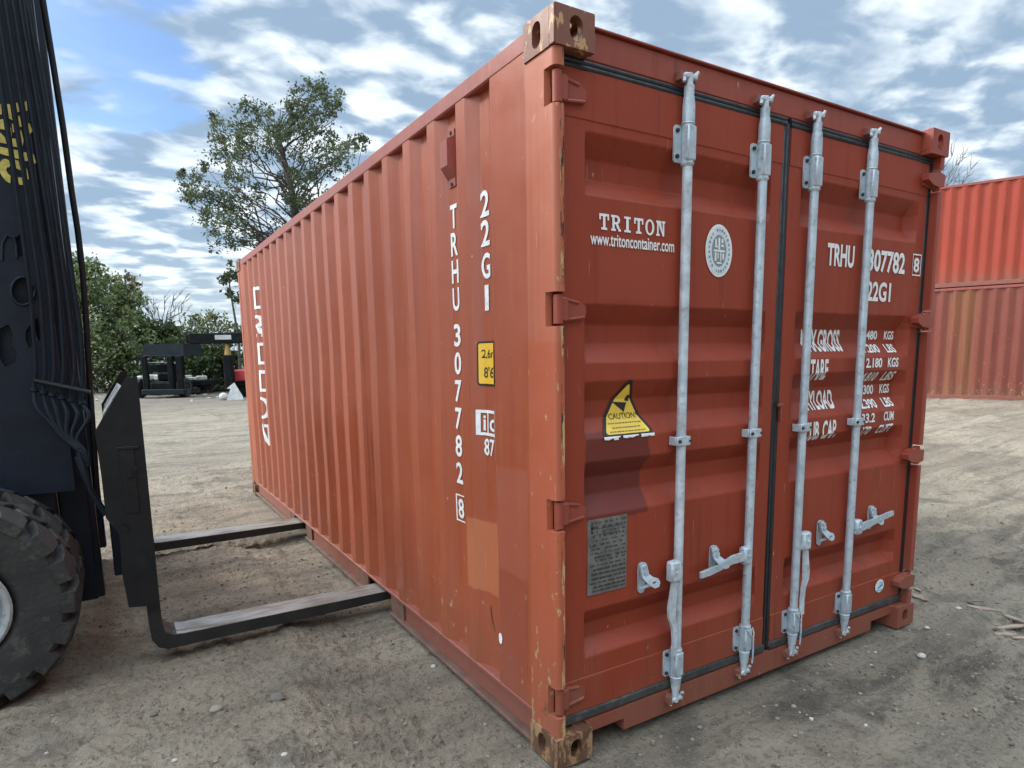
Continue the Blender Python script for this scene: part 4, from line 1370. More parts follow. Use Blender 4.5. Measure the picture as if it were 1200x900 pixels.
mb.build('cab_frame', truck, FL)
mb = MB()
mb.box((-4.0, 2.6, 1.06), (-3.4, 3.2, 1.45), 0.05)
mb.box((-4.1, 2.6, 1.45), (-3.95, 3.2, 2.05), 0.05)
mb.build('seat', truckblk, FL)
for (ys, sg) in ((1.95, -1), (3.85, 1)):
    mb = MB()
    mb.lathe([(0.02, -0.12), (0.20, -0.12), (0.22, -0.15), (0.38, -0.15), (0.42, -0.10), (0.42, 0.10), (0.38, 0.15), (0.22, 0.15), (0.20, 0.08), (0.02, 0.08)], lambda a, b, h, ys=ys: (-4.9 + a, ys + h, 0.418 + b), 40)
    mb.build('rear_wheel', tyre_mat, FL, 30)


def shear(x, z): return x - (z - 0.7) * TILT


def mast_beam(mb, x0, x1, y0, y1, z0, z1, bev=0.008):
    M_ = Matrix(((1, 0, -TILT, 0.7 * TILT), (0, 1, 0, 0), (0, 0, 1, 0), (0, 0, 0, 1)))
    mb.box((x0, y0, z0), (x1, y1, z1), bev, M_)


for (ya, yb, yc, yd_) in ((2.20, 2.34, 2.26, 2.40), (3.60, 3.46, 3.54, 3.40)):
    s = 1 if yb > ya else -1
    mb = MB()                                 # outer channel
    mast_beam(mb, -1.86, -1.56, min(ya + s * .0, ya + s * 0.03), max(ya, ya + s * 0.03), 0.20, 3.9)
    mast_beam(mb, -1.86, -1.83, min(ya + s * .031, yb), max(ya + s * .031, yb), 0.20, 3.9)
    mast_beam(mb, -1.59, -1.56, min(ya + s * .031, yb), max(ya + s * .031, yb), 0.20, 3.9)
    mb.build('outer_mast_rail', truck, FL)
    mb = MB()                                 # inner channel
    mast_beam(mb, -1.555, -1.43, min(yc, yc + s * 0.03), max(yc, yc + s * 0.03), 0.24, 4.0)
    mast_beam(mb, -1.45, -1.402, min(yc + s * .0305, yd_), max(yc + s * .0305, yd_), 0.24, 4.0)
    mast_beam(mb, -1.72, -1.60, min(yc + s * .05, yd_), max(yc + s * .05, yd_), 0.24, 4.0)
    mb.build('inner_mast_rail', truck, FL)
mb = MB()
for z in (0.75, 1.9, 3.3, 3.85): mast_beam(mb, -1.88, -1.80, 2.345, 3.455, z, z + 0.14)
mb.build('mast_crossmember', truck, FL)
for y in (2.62, 3.18):
    mb = MB()
    mb.tube([(shear(-1.70, 0.4), y, 0.4), (shear(-1.70, 2.3), y, 2.3)], 0.075, 20)
    mb.tube([(shear(-1.70, 2.3), y, 2.3), (shear(-1.70, 3.7), y, 3.7)], 0.05, 20)
    mb.build('lift_cylinder', truckblk, FL)
# side plate with its cast holes
yP = 2.165
q = lambda pts: [(p[0], p[2]) for p in (onp(a, b, 1, yP) for a, b in pts)]


def blob(cx_, cy_, rx, ry, n=18): return [(cx_ + rx * math.cos(2 * PI * k / n), cy_ + ry * math.sin(2 * PI * k / n)) for k in range(n)]


outer = [(-2.15, 0.86), (shear(-1.47, 0.86), 0.86), (shear(-1.47, 3.9), 3.9), (-2.15, 3.9)]
H = [q(blob(24, 288, 7.5, 13)), q(blob(27, 341, 12.5, 15)), q([(30, 388), (38, 377), (44, 372), (47, 384), (47, 398), (40, 402), (34, 408), (30, 398)]), q([(0, 385), (10, 380), (15, 392), (14, 405), (20, 412), (19, 424), (6, 430), (0, 420)])]
V, F = holes(outer, H, 0.03)
MB().add([(a, yP - 0.0 + c, b) for a, b, c in V], F).build('mast_side_plate', truck, FL)
mb = MB()                                     # raised lip round the top hook
mb.tube([tuple(onp(a, b, 1, yP - 0.002)) for a, b in ((2, 305), (3, 285), (8, 276), (16, 278), (19, 288), (20, 302))], 0.007, 8)
mb.tube([tuple(onp(a, b, 1, yP - 0.002)) for a, b in blob(27, 341, 14, 16.5)], 0.006, 8, cap=False)
mb.build('plate_lip', truck, FL)
# yellow lettering on the plate, traced piece by piece (it runs up the mast and is broken by the hoses)
LG = [[(0, 122), (1.2, 122), (2.2, 134), (0, 134)], [(7, 122), (11.6, 122), (14.6, 141), (9.5, 138)], [(17.8, 120.5), (20.8, 120.5), (22.8, 131), (19.3, 131.5)], [(26.8, 119), (31, 119), (32.3, 129.5), (28, 130)],
      [(20, 136.5), (23, 135.5), (25.6, 148.5), (23, 148.5)], [(0, 140), (3.6, 139.5), (5.6, 152), (0, 151)], [(31.2, 144), (35, 145), (38.2, 153), (35.2, 157), (33, 154)], [(13.8, 145), (15.2, 145), (16.8, 155), (15, 155)],
      [(23, 152), (25, 153.5), (27.6, 164), (26.6, 171), (25, 168)], [(11.8, 149), (13, 150), (14, 160), (13, 160)], [(0, 155), (5.8, 161), (7.7, 168.5), (0, 167)], [(13.4, 162), (18.2, 162.5), (20.2, 172.5), (15, 171.5)],
      [(0, 172), (9.2, 173.8), (10.4, 183), (0, 180)], [(15.4, 175), (20.8, 176), (22.2, 186.5), (17.2, 185)], [(27, 178.5), (30.8, 178.5), (33, 188.5), (29.2, 188.5)], [(37.4, 181), (39.6, 181), (42, 191), (40, 191.5)],
      [(17.4, 187), (21.8, 188.5), (24.6, 200), (19.2, 197)], [(20.8, 207.5), (25.6, 208), (27, 217), (22.2, 216)], [(30.6, 197), (32, 199), (33.8, 210), (32.5, 210)],
      [(0, 190), (3, 186.6), (7, 186), (10.4, 188), (12, 194), (10.6, 196), (8.2, 196), (7, 199), (9, 203), (12.4, 206), (12.2, 215), (7, 212), (2, 206), (0, 202)]]
mb = MB()
for poly in LG:
    P = [onp(a, b, 1, yP - 0.004) for a, b in poly]
    mb.prism([(p[0], p[2]) for p in P], lambda u, v, d: (u, d, v), yP - 0.004, yP - 0.001)
mb.build('mast_lettering', logo_yellow, FL, 0)
# hydraulic hoses down the mast, gathered in a clamp and swept into the carriage
tops_ = [-13, -3, 7, 16, 24, 33]
mids = [(33, 322), (45, 322), (56, 322), (67, 322), (77, 330), (88, 345)]
low_ = [(42, 432), (53, 432), (64, 432), (75, 432), (88, 435), (97, 437)]
clp = [(40, 455), (51, 458), (61, 461), (72, 464), (83, 467), (95, 470)]
for i in range(6):
    yH = 2.085 - 0.004 * i
    pts = [(tops_[i] - 17, -120), (tops_[i], 0), ((tops_[i] + mids[i][0]) / 2 + 0.5, 160), mids[i], ((mids[i][0] + low_[i][0]) / 2 + 1.5, 385), low_[i], clp[i],
           (clp[i][0] + 3 + 1.2 * i, 478 + 2 * i), (60 + 6 * i, 497 + 3.5 * i), (74 + 5 * i, 514 + 3 * i), (92 + 2.5 * i, 526 + 4 * i)]
    P3 = [Vector(onp(a, b, 1, yH if j < 7 else yH - 0.01 - 0.02 * (j - 6))) for j, (a, b) in enumerate(pts)]
    # smooth through the points
    sm_ = []
    for j in range(len(P3) - 1):
        p0, p1, p2, p3 = P3[max(j - 1, 0)], P3[j], P3[j + 1], P3[min(j + 2, len(P3) - 1)]
        for t in np.linspace(0, 1, 7)[:-1]:
            sm_.append(0.5 * ((2 * p1) + (p2 - p0) * t + (2 * p0 - 5 * p1 + 4 * p2 - p3) * t * t + (3 * p1 - p0 - 3 * p2 + p3) * t ** 3))
    sm_.append(P3[-1])
    mb = MB().tube(sm_, 0.0100, 10)
    mb.tube([sm_[36], sm_[37]], 0.0175, 10)
    mb.build('hydraulic_hose', hose_mat, FL, 50)
mb = MB()
a, b = Vector(onp(40, 446, 1, 2.062)), Vector(onp(106, 460, 1, 2.035))
mb.tube([a, b], 0.011, 8)
mb.build('hose_clamp', truckblk, FL)
mb = MB()
for k, pts in enumerate((((90, 535), (100, 560), (112, 585), (124, 604)), ((92, 530), (98, 548), (106, 575), (125, 602)))):
    mb.tube([tuple(onp(a_, b_, 1, 1.93 - 0.02 * j)) for j, (a_, b_) in enumerate(pts)], 0.012, 8)
mb.build('hydraulic_hose', hose_mat, FL, 50)
# lift chain / guide hose hanging free in front of the mast
mb = MB()
pts = [(42, -100), (50, 0), (63, 80), (74, 150), (84, 225), (91, 270), (97, 320), (101, 375), (103, 410), (106, 460), (110, 520), (114, 580)]
mb.tube([tuple(onp(a_, b_, 1, 2.30)) for a_, b_ in pts], 0.0145, 12)
mb.build('lift_chain', truckblk, FL, 50)

# carriage
yN = 1.735
plate = [(p[0], p[2]) for p in (onp(a_, b_, 1, yN) for a_, b_ in ((148, 442), (161, 442), (169, 520), (180, 630), (187.5, 709), (151, 712), (143, 672), (140, 626), (124, 607), (119, 560), (111, 506)))]
FARS = 4.06
for (y0_, y1_) in ((yN, yN + 0.035), (FARS, FARS + 0.035)):
    mb = MB().prism(plate, lambda u, v, d: (u, d, v), y0_, y1_)
    if y0_ == yN:
        c0, c1 = onp(137, 524, 1, yN - 0.006), onp(163, 523, 1, yN - 0.006)
        mb.box((c0[0], yN - 0.010, c0[2] - 0.014), (c1[0], yN - 0.0005, c0[2]), 0.003)
        c0, c1 = onp(139, 527, 1, yN - 0.006), onp(165, 600, 1, yN - 0.006)
        mb.box((c0[0], yN - 0.006, c1[2]), (c1[0] - 0.004, yN - 0.0005, c0[2]), 0.002)
        for a_, b_ in ((152, 556), (158, 548), (146, 618)):
            c = onp(a_, b_, 1, yN)
            mb.tube([(c[0], yN - 0.018, c[2]), (c[0], yN - 0.0005, c[2])], 0.012, 8)
    mb.build('carriage_end_plate', truckblk, FL, 20)
mb = MB()
mb.box((-1.275, yN + 0.036, 0.98), (-1.235, FARS - 0.001, 1.12), 0.006)
mb.box((-1.275, yN + 0.036, 0.36), (-1.235, FARS - 0.001, 0.50), 0.006)
for y in (2.36, 3.40): mb.box((-1.345, y - 0.06, 0.34), (-1.276, y + 0.06, 1.12), 0.006)
mb.build('fork_carriage', truck, FL)
mb = MB()                                     # sloping bare steel deck between the end plates
d0, d1 = plate[0], plate[-1]
t0, t1 = 0.02, 0.99
fnp = lambda t: (d0[0] + (d1[0] - d0[0]) * t, d0[1] + (d1[1] - d0[1]) * t)
a_, b_ = fnp(0.22), fnp(0.80)
mb.prism([(a_[0], a_[1] - 0.012), (b_[0], b_[1] - 0.012), (b_[0] + 0.02, b_[1] - 0.03), (a_[0] + 0.02, a_[1] - 0.03)], lambda u, v, d: (u, d, v), yN + 0.036, 3.3)
mb.build('carriage_deck', silver, FL, 20)
# forks
for (y0_, y1_) in ((1.795, 1.975), (3.780, 4.000)):
    prof = [(-1.213, 1.10), (-1.213, 0.20), (-1.206, 0.125), (-1.180, 0.080), (-1.140, 0.062), (-0.40, 0.066), (0.9, 0.090), (1.18, 0.104),
            (1.18, 0.112), (0.9, 0.120), (0.0, 0.124), (-1.06, 0.126), (-1.11, 0.131), (-1.146, 0.155), (-1.156, 0.20), (-1.160, 1.10)]
    mb = MB().prism(prof, lambda u, v, d: (u, d, v), y0_, y1_)
    fk = mb.build('fork', fork_steel, FL, 25)
    mb = MB()
    mb.prism([(-1.095, 0.1305), (-1.06, 0.1265), (0.0, 0.1248), (0.7, 0.1222), (0.7, 0.1228), (0.0, 0.1256), (-1.06, 0.1275), (-1.095, 0.1315)], lambda u, v, d: (u, d, v), y0_ + 0.004, y1_ - 0.004)
    mb.build('scraped_top', forktop, fk, 25)

# ================================================================== container stack on the right
def stack_container(name, org, ang, z0, ht, mat, label, lg):
    e = empty(name, (org[0], org[1], z0), label, 'shipping container', 'red containers stacked across the yard')
    c, s = math.cos(ang), math.sin(ang)
    fn = lambda u, v, z: (org[0] + c * u - s * v, org[1] + s * u + c * v, z0 + z)
    mb = MB()
    for v in (0.0, 2.438):
        us, vs_ = [0.12], [0.0]
        u = 0.16
        while u + 0.28 < lg - 0.12:
            us += [u, u + 0.07, u + 0.14, u + 0.21]
            vs_ += [0, .036, .036, 0]
            u += 0.278
        us.append(lg - 0.12)
        vs_.append(0)
        V, F = [], []
        for uu, dv in zip(us, vs_):
            for z in (0.12, ht - 0.08): V.append(fn(uu, v + (dv + 0.012) * (1 if v == 0 else -1), z))
        for i in range(len(us) - 1): F.append([2 * i, 2 * i + 2, 2 * i + 3, 2 * i + 1])
        mb.add(V, F)
    mb.build('side_panel', mat, e, 30, recalc=False)
    mb = MB()
    Mx = Matrix(((c, -s, 0, org[0]), (s, c, 0, org[1]), (0, 0, 1, z0), (0, 0, 0, 1)))
    for v in (0.004, 2.438 - 0.064):
        mb.box((0.16, v, ht - 0.079), (lg - 0.16, v + 0.06, ht - 0.012), 0.006, Mx)
        mb.box((0.16, v, 0.012), (lg - 0.16, v + 0.06, 0.119), 0.006, Mx)
    mb.build('rail', rail_paint, e, 30)
    mb = MB()
    for u in (0.0, lg - 0.12):
        for v in (0.0, 2.438 - 0.12): mb.box((u, v, 0.121), (u + 0.12, v + 0.12, ht - 0.121), 0.01, Mx)
    mb.build('corner_post', mat, e, 30)
    mb = MB()
    for u in (0.0, lg - 0.178):
        for v in (-0.006, 2.438 - 0.156):
            for z in (0, ht - 0.118): mb.box((u - 0.003, v, z), (u + 0.181, v + 0.162, z + 0.118), 0.01, Mx)
    mb.build('corner_casting', cast_paint, e, 30)
    mb = MB()
    mb.box((0.061, 0.065, ht - 0.06), (lg - 0.061, 2.373, ht - 0.03), 0.004, Mx)
    mb.build('roof', rail_paint, e, 30)
    mb = MB()
    mb.box((0.05, 0.125, 0.122), (0.09, 2.31, ht - 0.125), 0.004, Mx)
    mb.box((lg - 0.09, 0.125, 0.122), (lg - 0.05, 2.31, ht - 0.125), 0.004, Mx)
    mb.build('end_panel', mat, e, 30)
    return e


far_red = paint('bright_red_paint', col=(0.34, 0.050, 0.026), wear=0.1, dust=0.4, spec=0.3)


def far_old():
    mt = paint('faded_maroon_paint', col=(0.215, 0.056, 0.038), wear=0.7, dust=0.5, spec=0.3)
    nt = mt.node_tree
    p = [n for n in nt.nodes if n.type == 'BSDF_PRINCIPLED'][0]
    lk = p.inputs['Base Color'].links[0].from_socket
    co = nd(nt, 'ShaderNodeTexCoord').outputs['Object']
    s = nd(nt, 'ShaderNodeSeparateXYZ', {0: co}).outputs
    # distance along the container's side
    u = mth(nt, 'ADD', mth(nt, 'MULTIPLY', s[0], math.cos(SANG)), mth(nt, 'MULTIPLY', s[1], math.sin(SANG)))
    w = noise(nt, mapping(nt, co, (7, 7, 0.5)), 1.0, 5, 0.65)
    band = mth(nt, 'MULTIPLY', ss(nt, u, SU - 0.38, SU - 0.15), ss(nt, u, SU + 0.55, SU + 0.15))
    band = mth(nt, 'MULTIPLY', band, ss(nt, w, 0.34, 0.62))
    c = mix(nt, mth(nt, 'MULTIPLY', band, 0.55), lk, (0.26, 0.125, 0.042))
    nt.links.new(c, p.inputs['Base Color'])
    return mt


PA, PB = np.array([17.385, 7.319]), np.array([18.062, 5.601])
dr = (PB - PA) / np.linalg.norm(PB - PA)
SANG = math.atan2(dr[1], dr[0])
LGS = 12.19
ORG = PA - dr * 5.2
SU = 5.2 + 0.62                                # where the yellow stain runs down
maroon = far_old()
stack_container('shipping_container', ORG, SANG, 0.245, 2.896, maroon, 'faded maroon container with yellow stains at the bottom of the stack', LGS)
stack_container('shipping_container', ORG + np.array([0.06, 0.02]), SANG, 0.245 + 2.902, 2.591, far_red, 'bright red container on top of the faded maroon one', LGS)

# ================================================================== vegetation
def leaves(name, pts, size, mat, parent, off, seed=1, tint=None):
    rng = np.random.default_rng(seed)
    n = len(pts)
    a = rng.normal(size=(n, 3))
    a /= np.linalg.norm(a, axis=1, keepdims=True)
    b = rng.normal(size=(n, 3))
    b -= a * (a * b).sum(1, keepdims=True)
    b /= np.linalg.norm(b, axis=1, keepdims=True)
    s = size * rng.uniform(0.55, 1.35, (n, 1))
    A, B = a * s, b * s * 0.55
    P = np.asarray(pts) - np.asarray(off)
    bend = np.cross(a, b) * s * 0.18
    V = np.stack([P - A, P + B + bend, P + A, P - B + bend], 1).reshape(-1, 3)
    F = (np.arange(n)[:, None] * 4 + np.arange(4)[None]).tolist()
    me = bpy.data.meshes.new(name)
    me.from_pydata(V.tolist(), [], F)
    t = rng.random(n) if tint is None else np.clip(tint + rng.normal(0, 0.16, n), 0, 1)
    t = np.where(rng.random(n) < 0.03, 0.97, t * 0.92)
    at_ = me.attributes.new('tint', 'FLOAT', 'POINT')
    at_.data.foreach_set('value', np.repeat(t, 4).astype(np.float32))
    me.materials.append(mat)
    o = bpy.data.objects.new(name, me)
    COL.objects.link(o)
    o.parent = parent
    OFF[o.name] = OFF[parent.name]
    return o


def clump_leaves(clumps, per_r2, seed, droop=0.0, shell=0.5):
    """leaf positions along twigs that radiate through each clump; returns points, tints and twig lines"""
    rng = np.random.default_rng(seed)
    P, T, L_ = [], [], []
    for (c, r) in clumps:
        c = np.asarray(c)
        nt_ = max(5, int(per_r2 * r * r))
        cl_t = rng.uniform(0.2, 0.75)
        for _ in range(nt_):
            d = rng.normal(size=3)
            d[2] = d[2] * 0.8 + 0.25
            d /= np.linalg.norm(d)
            ln = r * rng.uniform(0.6, 1.55)
            st = c + rng.normal(size=3) * r * 0.38
            k = rng.integers(9, 17)
            t = rng.uniform(shell * 0.3, 1, k)
            q = st + d * ln * t[:, None] + rng.normal(size=(k, 3)) * (0.05 + r * 0.11)
            q[:, 2] -= droop * (t ** 2) * r
            P.append(q)
            T.append(np.clip(cl_t + 0.35 * (t - 0.6) + d[2] * 0.15, 0, 1))
            if rng.random() < 0.35: L_.append((st, st + d * ln * 0.8))
    return np.concatenate(P), np.concatenate(T), L_


def limb(mb, a, b, r0, r1, rng, n=5, wob=0.06):
    a, b = np.asarray(a, float), np.asarray(b, float)
    ln = np.linalg.norm(b - a)
    pts, rs = [], []
    for k in range(n + 1):
        t = k / n
        p = a + (b - a) * t
        if 0 < k < n: p = p + rng.normal(size=3) * ln * wob
        p[2] += 0.10 * ln * math.sin(PI * t) * 0.5
        pts.append(tuple(p))
        rs.append(r0 + (r1 - r0) * t)
    mb.tube(pts, rs, 7)
    return pts


def tree(name, label, cat, base_px, depth, clumps_px, leafsize, per, mat, seed, trunk_top=None, tr=0.16, group=None, droop=0.0, djit=1.6, barkm=None, sat=0):
    rng = np.random.default_rng(seed)
    b = at(base_px[0], base_px[1], depth)
    base = np.array([b[0], b[1], float(ground_h(b[0], b[1]))])
    e = empty(name, tuple(base), label, cat, group)
    k = depth / FOC
    cl_ = []
    for (cx_, cy_, r) in clumps_px:
        d = depth + rng.normal() * djit
        cl_.append((at(cx_, cy_, d), r * k * d / depth))
        for _ in range(sat):
            g_, q_ = rng.uniform(0, 2 * PI), r * rng.uniform(0.9, 1.7)
            d = depth + rng.normal() * djit
            cl_.append((at(cx_ + q_ * math.cos(g_), cy_ + q_ * math.sin(g_), d), r * k * rng.uniform(0.4, 0.75)))
    P, T, tw = clump_leaves(cl_, per, seed, droop)
    ok = P[:, 2] > base[2] + 0.05
    leaves('crown', P[ok], leafsize, mat, e, base, seed, T[ok])
    mb = MB()
    if trunk_top is not None:
        path = [np.array(base)] + [at(x_, y_, depth) for x_, y_ in trunk_top]
        n = len(path)
        mb.tube([tuple(p) for p in path], [tr * (1 - 0.65 * i / (n - 1)) for i in range(n)], 10)
        for (c, r) in cl_:
            # nearest lower point on the trunk feeds this clump
            fine = [path[i] + (path[i + 1] - path[i]) * t for i in range(1, n - 1) for t in (0, 0.25, 0.5, 0.75)] + [path[-1]]
            cand = [p for p in fine if p[2] < c[2] - 0.75 * np.linalg.norm((p - c)[:2])] or [fine[0]]
            j = max(cand, key=lambda p: p[2])
            limb(mb, j, c, tr * (0.22 if r > 0.35 else 0.10), 0.012, rng)
    else:
        for (c, r) in cl_:
            limb(mb, base + rng.normal(size=3) * np.array([0.25, 0.25, 0]), c, tr * 0.4, 0.015, rng)
    for a_, b_ in tw: mb.tube([tuple(a_), tuple((a_ + b_) / 2 + rng.normal(size=3) * 0.03), tuple(b_)], [0.016, 0.011, 0.006], 4)
    mb.build('trunk', barkm or bark, e, 40, recalc=False)
    return e


MAINC = [(377, 100, 10), (370, 112, 13), (355, 122, 12), (388, 122, 12), (345, 112, 8), (395, 110, 8), (300, 142, 13), (288, 128, 7), (283, 150, 14), (262, 155, 14), (252, 140, 7), (322, 152, 15), (345, 150, 14), (372, 150, 15), (340, 130, 10), (312, 128, 8),
         (258, 182, 14), (285, 180, 17), (318, 178, 14), (352, 180, 15), (385, 172, 10), (412, 165, 9), (402, 178, 13), (424, 172, 6), (424, 160, 5), (228, 208, 11), (218, 222, 9), (222, 236, 7), (240, 228, 12), (214, 205, 5), (255, 238, 16), (278, 212, 14),
         (262, 262, 17), (288, 262, 12), (246, 262, 10), (300, 232, 10), (332, 208, 9), (372, 200, 15), (396, 192, 12), (356, 218, 11), (268, 282, 11), (300, 285, 10), (334, 232, 9), (276, 236, 14), (240, 200, 6), (268, 205, 9), (360, 150, 9), (380, 130, 9), (345, 240, 13), (370, 235, 14), (320, 285, 16), (350, 280, 17)]
tree('tall_tree', 'tall open crowned tree rising behind the container', 'tree', (346, 470), 31, MAINC, 0.078, 70, leaf_tree, 11,
     [(346, 300), (346, 245), (338, 205), (330, 178), (322, 160)], 0.24, djit=1.4, sat=1)
tree('slender_tree', 'slender leaning sapling beside the far corner of the container', 'tree', (282, 462), 30,
     [(270, 318, 7), (264, 330, 6), (276, 326, 6), (268, 345, 6), (276, 350, 5), (262, 322, 4), (284, 345, 8)], 0.11, 60, leaf_tree, 12, [(280, 400), (274, 365), (269, 335), (269, 322)], 0.07, djit=0.3)
# bank of bushes and small trees along the far edge of the yard
tree('leafy_tree', 'bushy light green tree behind the forklift mast', 'tree', (96, 468), 33,
     [(96, 330, 16), (108, 318, 9), (85, 320, 14), (112, 345, 18), (95, 360, 20), (120, 372, 18), (100, 395, 22), (118, 420, 22), (75, 345, 20), (70, 390, 25), (60, 330, 18), (98, 440, 22), (122, 448, 16), (75, 440, 22)], 0.11, 58, leaf_bush, 13, [(98, 420), (96, 370), (95, 335)], 0.16, djit=0.9, sat=1)
tree('leafy_tree', 'green bushy tree with reddish shoots on top, left of the bare tree', 'tree', (142, 468), 33.5,
     [(140, 340, 13), (126, 338, 10), (152, 345, 10), (146, 360, 17), (130, 368, 17), (160, 368, 12), (142, 385, 20), (160, 392, 16), (125, 400, 20), (148, 415, 22), (168, 405, 14), (140, 440, 20), (160, 440, 18), (172, 428, 14)], 0.11, 58, leaf_bush, 14, [(142, 420), (142, 375), (141, 348)], 0.15, djit=0.9, sat=1)
tree('reddish_shrub', 'sparse reddish shoots topping the green bushes', 'shrub', (153, 468), 34.5,
     [(154, 328, 6), (150, 338, 6), (157, 336, 5), (148, 345, 5), (122, 334, 6), (134, 330, 5)], 0.11, 60, leaf_red, 15, [(153, 400), (153, 360), (153, 338)], 0.06, djit=0.4)
tree('dark_bush', 'dark bush with hanging vines behind the parked machine', 'bush', (186, 468), 34,
     [(180, 388, 12), (192, 385, 10), (175, 400, 14), (190, 402, 14), (204, 392, 12), (206, 408, 12), (178, 425, 18), (198, 430, 18), (216, 425, 14), (190, 450, 16), (210, 450, 16), (168, 450, 14)], 0.11, 90, leaf_dark, 16, None, 0.12, djit=0.7, droop=0.35)
tree('pale_bush', 'pale feathery bush above the crane boom', 'bush', (238, 468), 35,
     [(240, 380, 11), (228, 376, 8), (254, 378, 11), (268, 385, 11), (222, 388, 10), (240, 395, 12), (258, 398, 12), (276, 398, 12), (215, 400, 9), (290, 395, 14)], 0.09, 80, leaf_pale, 17, None, 0.10, djit=0.7)
tree('dark_bush', 'glossy dark green bush under the crane boom', 'bush', (246, 470), 32.5,
     [(232, 412, 12), (248, 414, 13), (262, 418, 12), (226, 428, 13), (242, 432, 14), (258, 436, 14), (232, 448, 14), (250, 452, 14), (276, 425, 14), (276, 445, 14), (218, 445, 10), (262, 458, 8)], 0.12, 95, leaf_dark, 18, None, 0.12, djit=0.6)
# the bank carries on behind the container and the forklift
tree('leafy_tree', 'green bush bank hidden behind the long container', 'tree', (330, 468), 36,
     [(310, 390, 20), (335, 385, 22), (360, 390, 22), (385, 392, 22), (320, 425, 24), (350, 428, 26), (385, 430, 26), (410, 410, 24)], 0.15, 45, leaf_bush, 19, None, 0.12, djit=0.8)
tree('leafy_tree', 'green bushes behind the forklift body', 'tree', (20, 468), 34,
     [(40, 360, 22), (20, 350, 22), (-10, 355, 26), (-40, 360, 26), (30, 400, 26), (0, 400, 28), (-35, 405, 28), (40, 440, 24), (5, 440, 26), (-30, 445, 26)], 0.15, 45, leaf_bush, 20, None, 0.14, djit=0.8)


def bare_tree(label, base_px, depth, tips, seed, r=0.05):
    rng = np.random.default_rng(seed)
    b = at(base_px[0], base_px[1], depth)
    base = np.array([b[0], b[1], float(ground_h(b[0], b[1]))])
    e = empty('bare_tree', tuple(base), label, 'tree')
    mb = MB()
    fork_ = at(tips[0][0], tips[0][1], depth)
    mb.tube([tuple(base), tuple((base + fork_) / 2 + np.array([0.1, 0, 0])), tuple(fork_)], [r, r * 0.9, r * 0.75], 7)
    for (x_, y_) in tips[1:]:
        tip = at(x_, y_, depth + rng.normal() * 0.7)
        pts = limb(mb, fork_ + rng.normal(size=3) * 0.05, tip, r * 0.5, 0.008, rng, 6, 0.035)
        for j in range(2, 6):
            for _ in range(2):
                p = np.array(pts[j])
                d = (tip - fork_)
                d = d / np.linalg.norm(d) + rng.normal(size=3) * 0.55
                d[2] += 0.3
                limb(mb, p, p + d / np.linalg.norm(d) * rng.uniform(0.25, 0.8), 0.014, 0.005, rng, 3, 0.04)
    mb.build('branches', twig, e, 40, recalc=False)
    return e


bare_tree('bare grey leafless tree above the dark bush', (190, 468), 35.5, [(188, 392), (165, 348), (172, 342), (184, 350), (196, 346), (206, 350), (214, 338), (226, 356), (222, 344), (178, 362), (204, 370)], 21, 0.06)
bare_tree('leafless twigs showing past the right top corner of the container', (1085, 430), 26, [(1092, 260), (1115, 168), (1122, 182), (1135, 172), (1146, 190), (1142, 200), (1120, 205), (1128, 214), (1108, 180)], 22, 0.05)

# ================================================================== machines at the back
def quadbox(mb, px0, py0, px1, py1, dep, thick, bev=0.03, mi=0):
    """box facing the yard whose front covers a stretch of the photograph at a given distance"""
    a, b = at(px0, py1, dep), at(px1, py0, dep)
    w = np.linalg.norm((b - a)[:2])
    ang = math.atan2(RT[1], RT[0])
    M_ = Matrix.Translation(Vector((a[0], a[1], a[2]))) @ Matrix.Rotation(ang, 4, 'Z')
    mb.box((0, 0, 0), (w, thick, b[2] - a[2]), bev, M_, mi)
    return mb


dv = 27.5
g0 = onp(196, 467, 2, 0.0)
RTF = empty('yard_machine', (g0[0], g0[1], 0), 'dark canopied yard machine parked among trash by the bushes', 'machine')
mb = MB()
a, b = at(166, 418, dv), at(216, 418, dv)
ang = math.atan2(RT[1], RT[0])
Mv = Matrix.Translation(Vector(a)) @ Matrix.Rotation(ang, 4, 'Z')
w = np.linalg.norm(b - a)
mb.add([Mv @ Vector(p) for p in ((0, 0, 0), (w, 0, 0), (w, 1.8, 0), (0, 1.8, 0), (0.10, 0.1, 0.52), (w - 0.06, 0.1, 0.54), (w - 0.06, 1.7, 0.54), (0.10, 1.7, 0.52))], [[0, 1, 2, 3], [4, 5, 6, 7], [0, 1, 5, 4], [1, 2, 6, 5], [2, 3, 7, 6], [3, 0, 4, 7]])
mb.build('canopy', grey_machine, RTF, 20)
for x0_, x1_, dz_ in ((168, 170, 0), (198, 199.6, 0), (208, 212, 0), (169.5, 171, 1.5), (211, 212.5, 1.5)):
    quadbox(MB(), x0_, 417, x1_, 458, dv + dz_, 0.12).build('post', dark_machine, RTF, 20)
for x0_, y0_, x1_, y1_, dz_, nm in ((201, 418, 206, 452, 0.2, 'mast_chain'), (172, 427, 197, 436, 0.9, 'dashboard'), (202, 421, 214, 429, 0.3, 'headlamp_box'), (168, 415.8, 216, 418.4, -0.06, 'canopy_rim')):
    quadbox(MB(), x0_, y0_, x1_, y1_, dv + dz_, 0.12, 0.02).build(nm, dark_machine if nm != 'canopy_rim' else grey_machine, RTF, 20)
for x0_, y0_ in ((173, 421), (190, 424), (205, 425)):
    c = at(x0_, y0_, dv - 0.05)
    MB().tube([tuple(c), tuple(c + np.array([FW[0], FW[1], 0]) * 0.1)], 0.05, 12).build('lamp', rim_mat, RTF, 30)
mb = MB()
quadbox(mb, 169, 424.2, 199, 425.4, dv - 0.05, 0.06, 0.01)
mb.build('crossbar', rim_mat, RTF, 20)
mb = MB()
quadbox(mb, 176, 447, 206, 461, dv + 0.1, 1.6, 0.08)
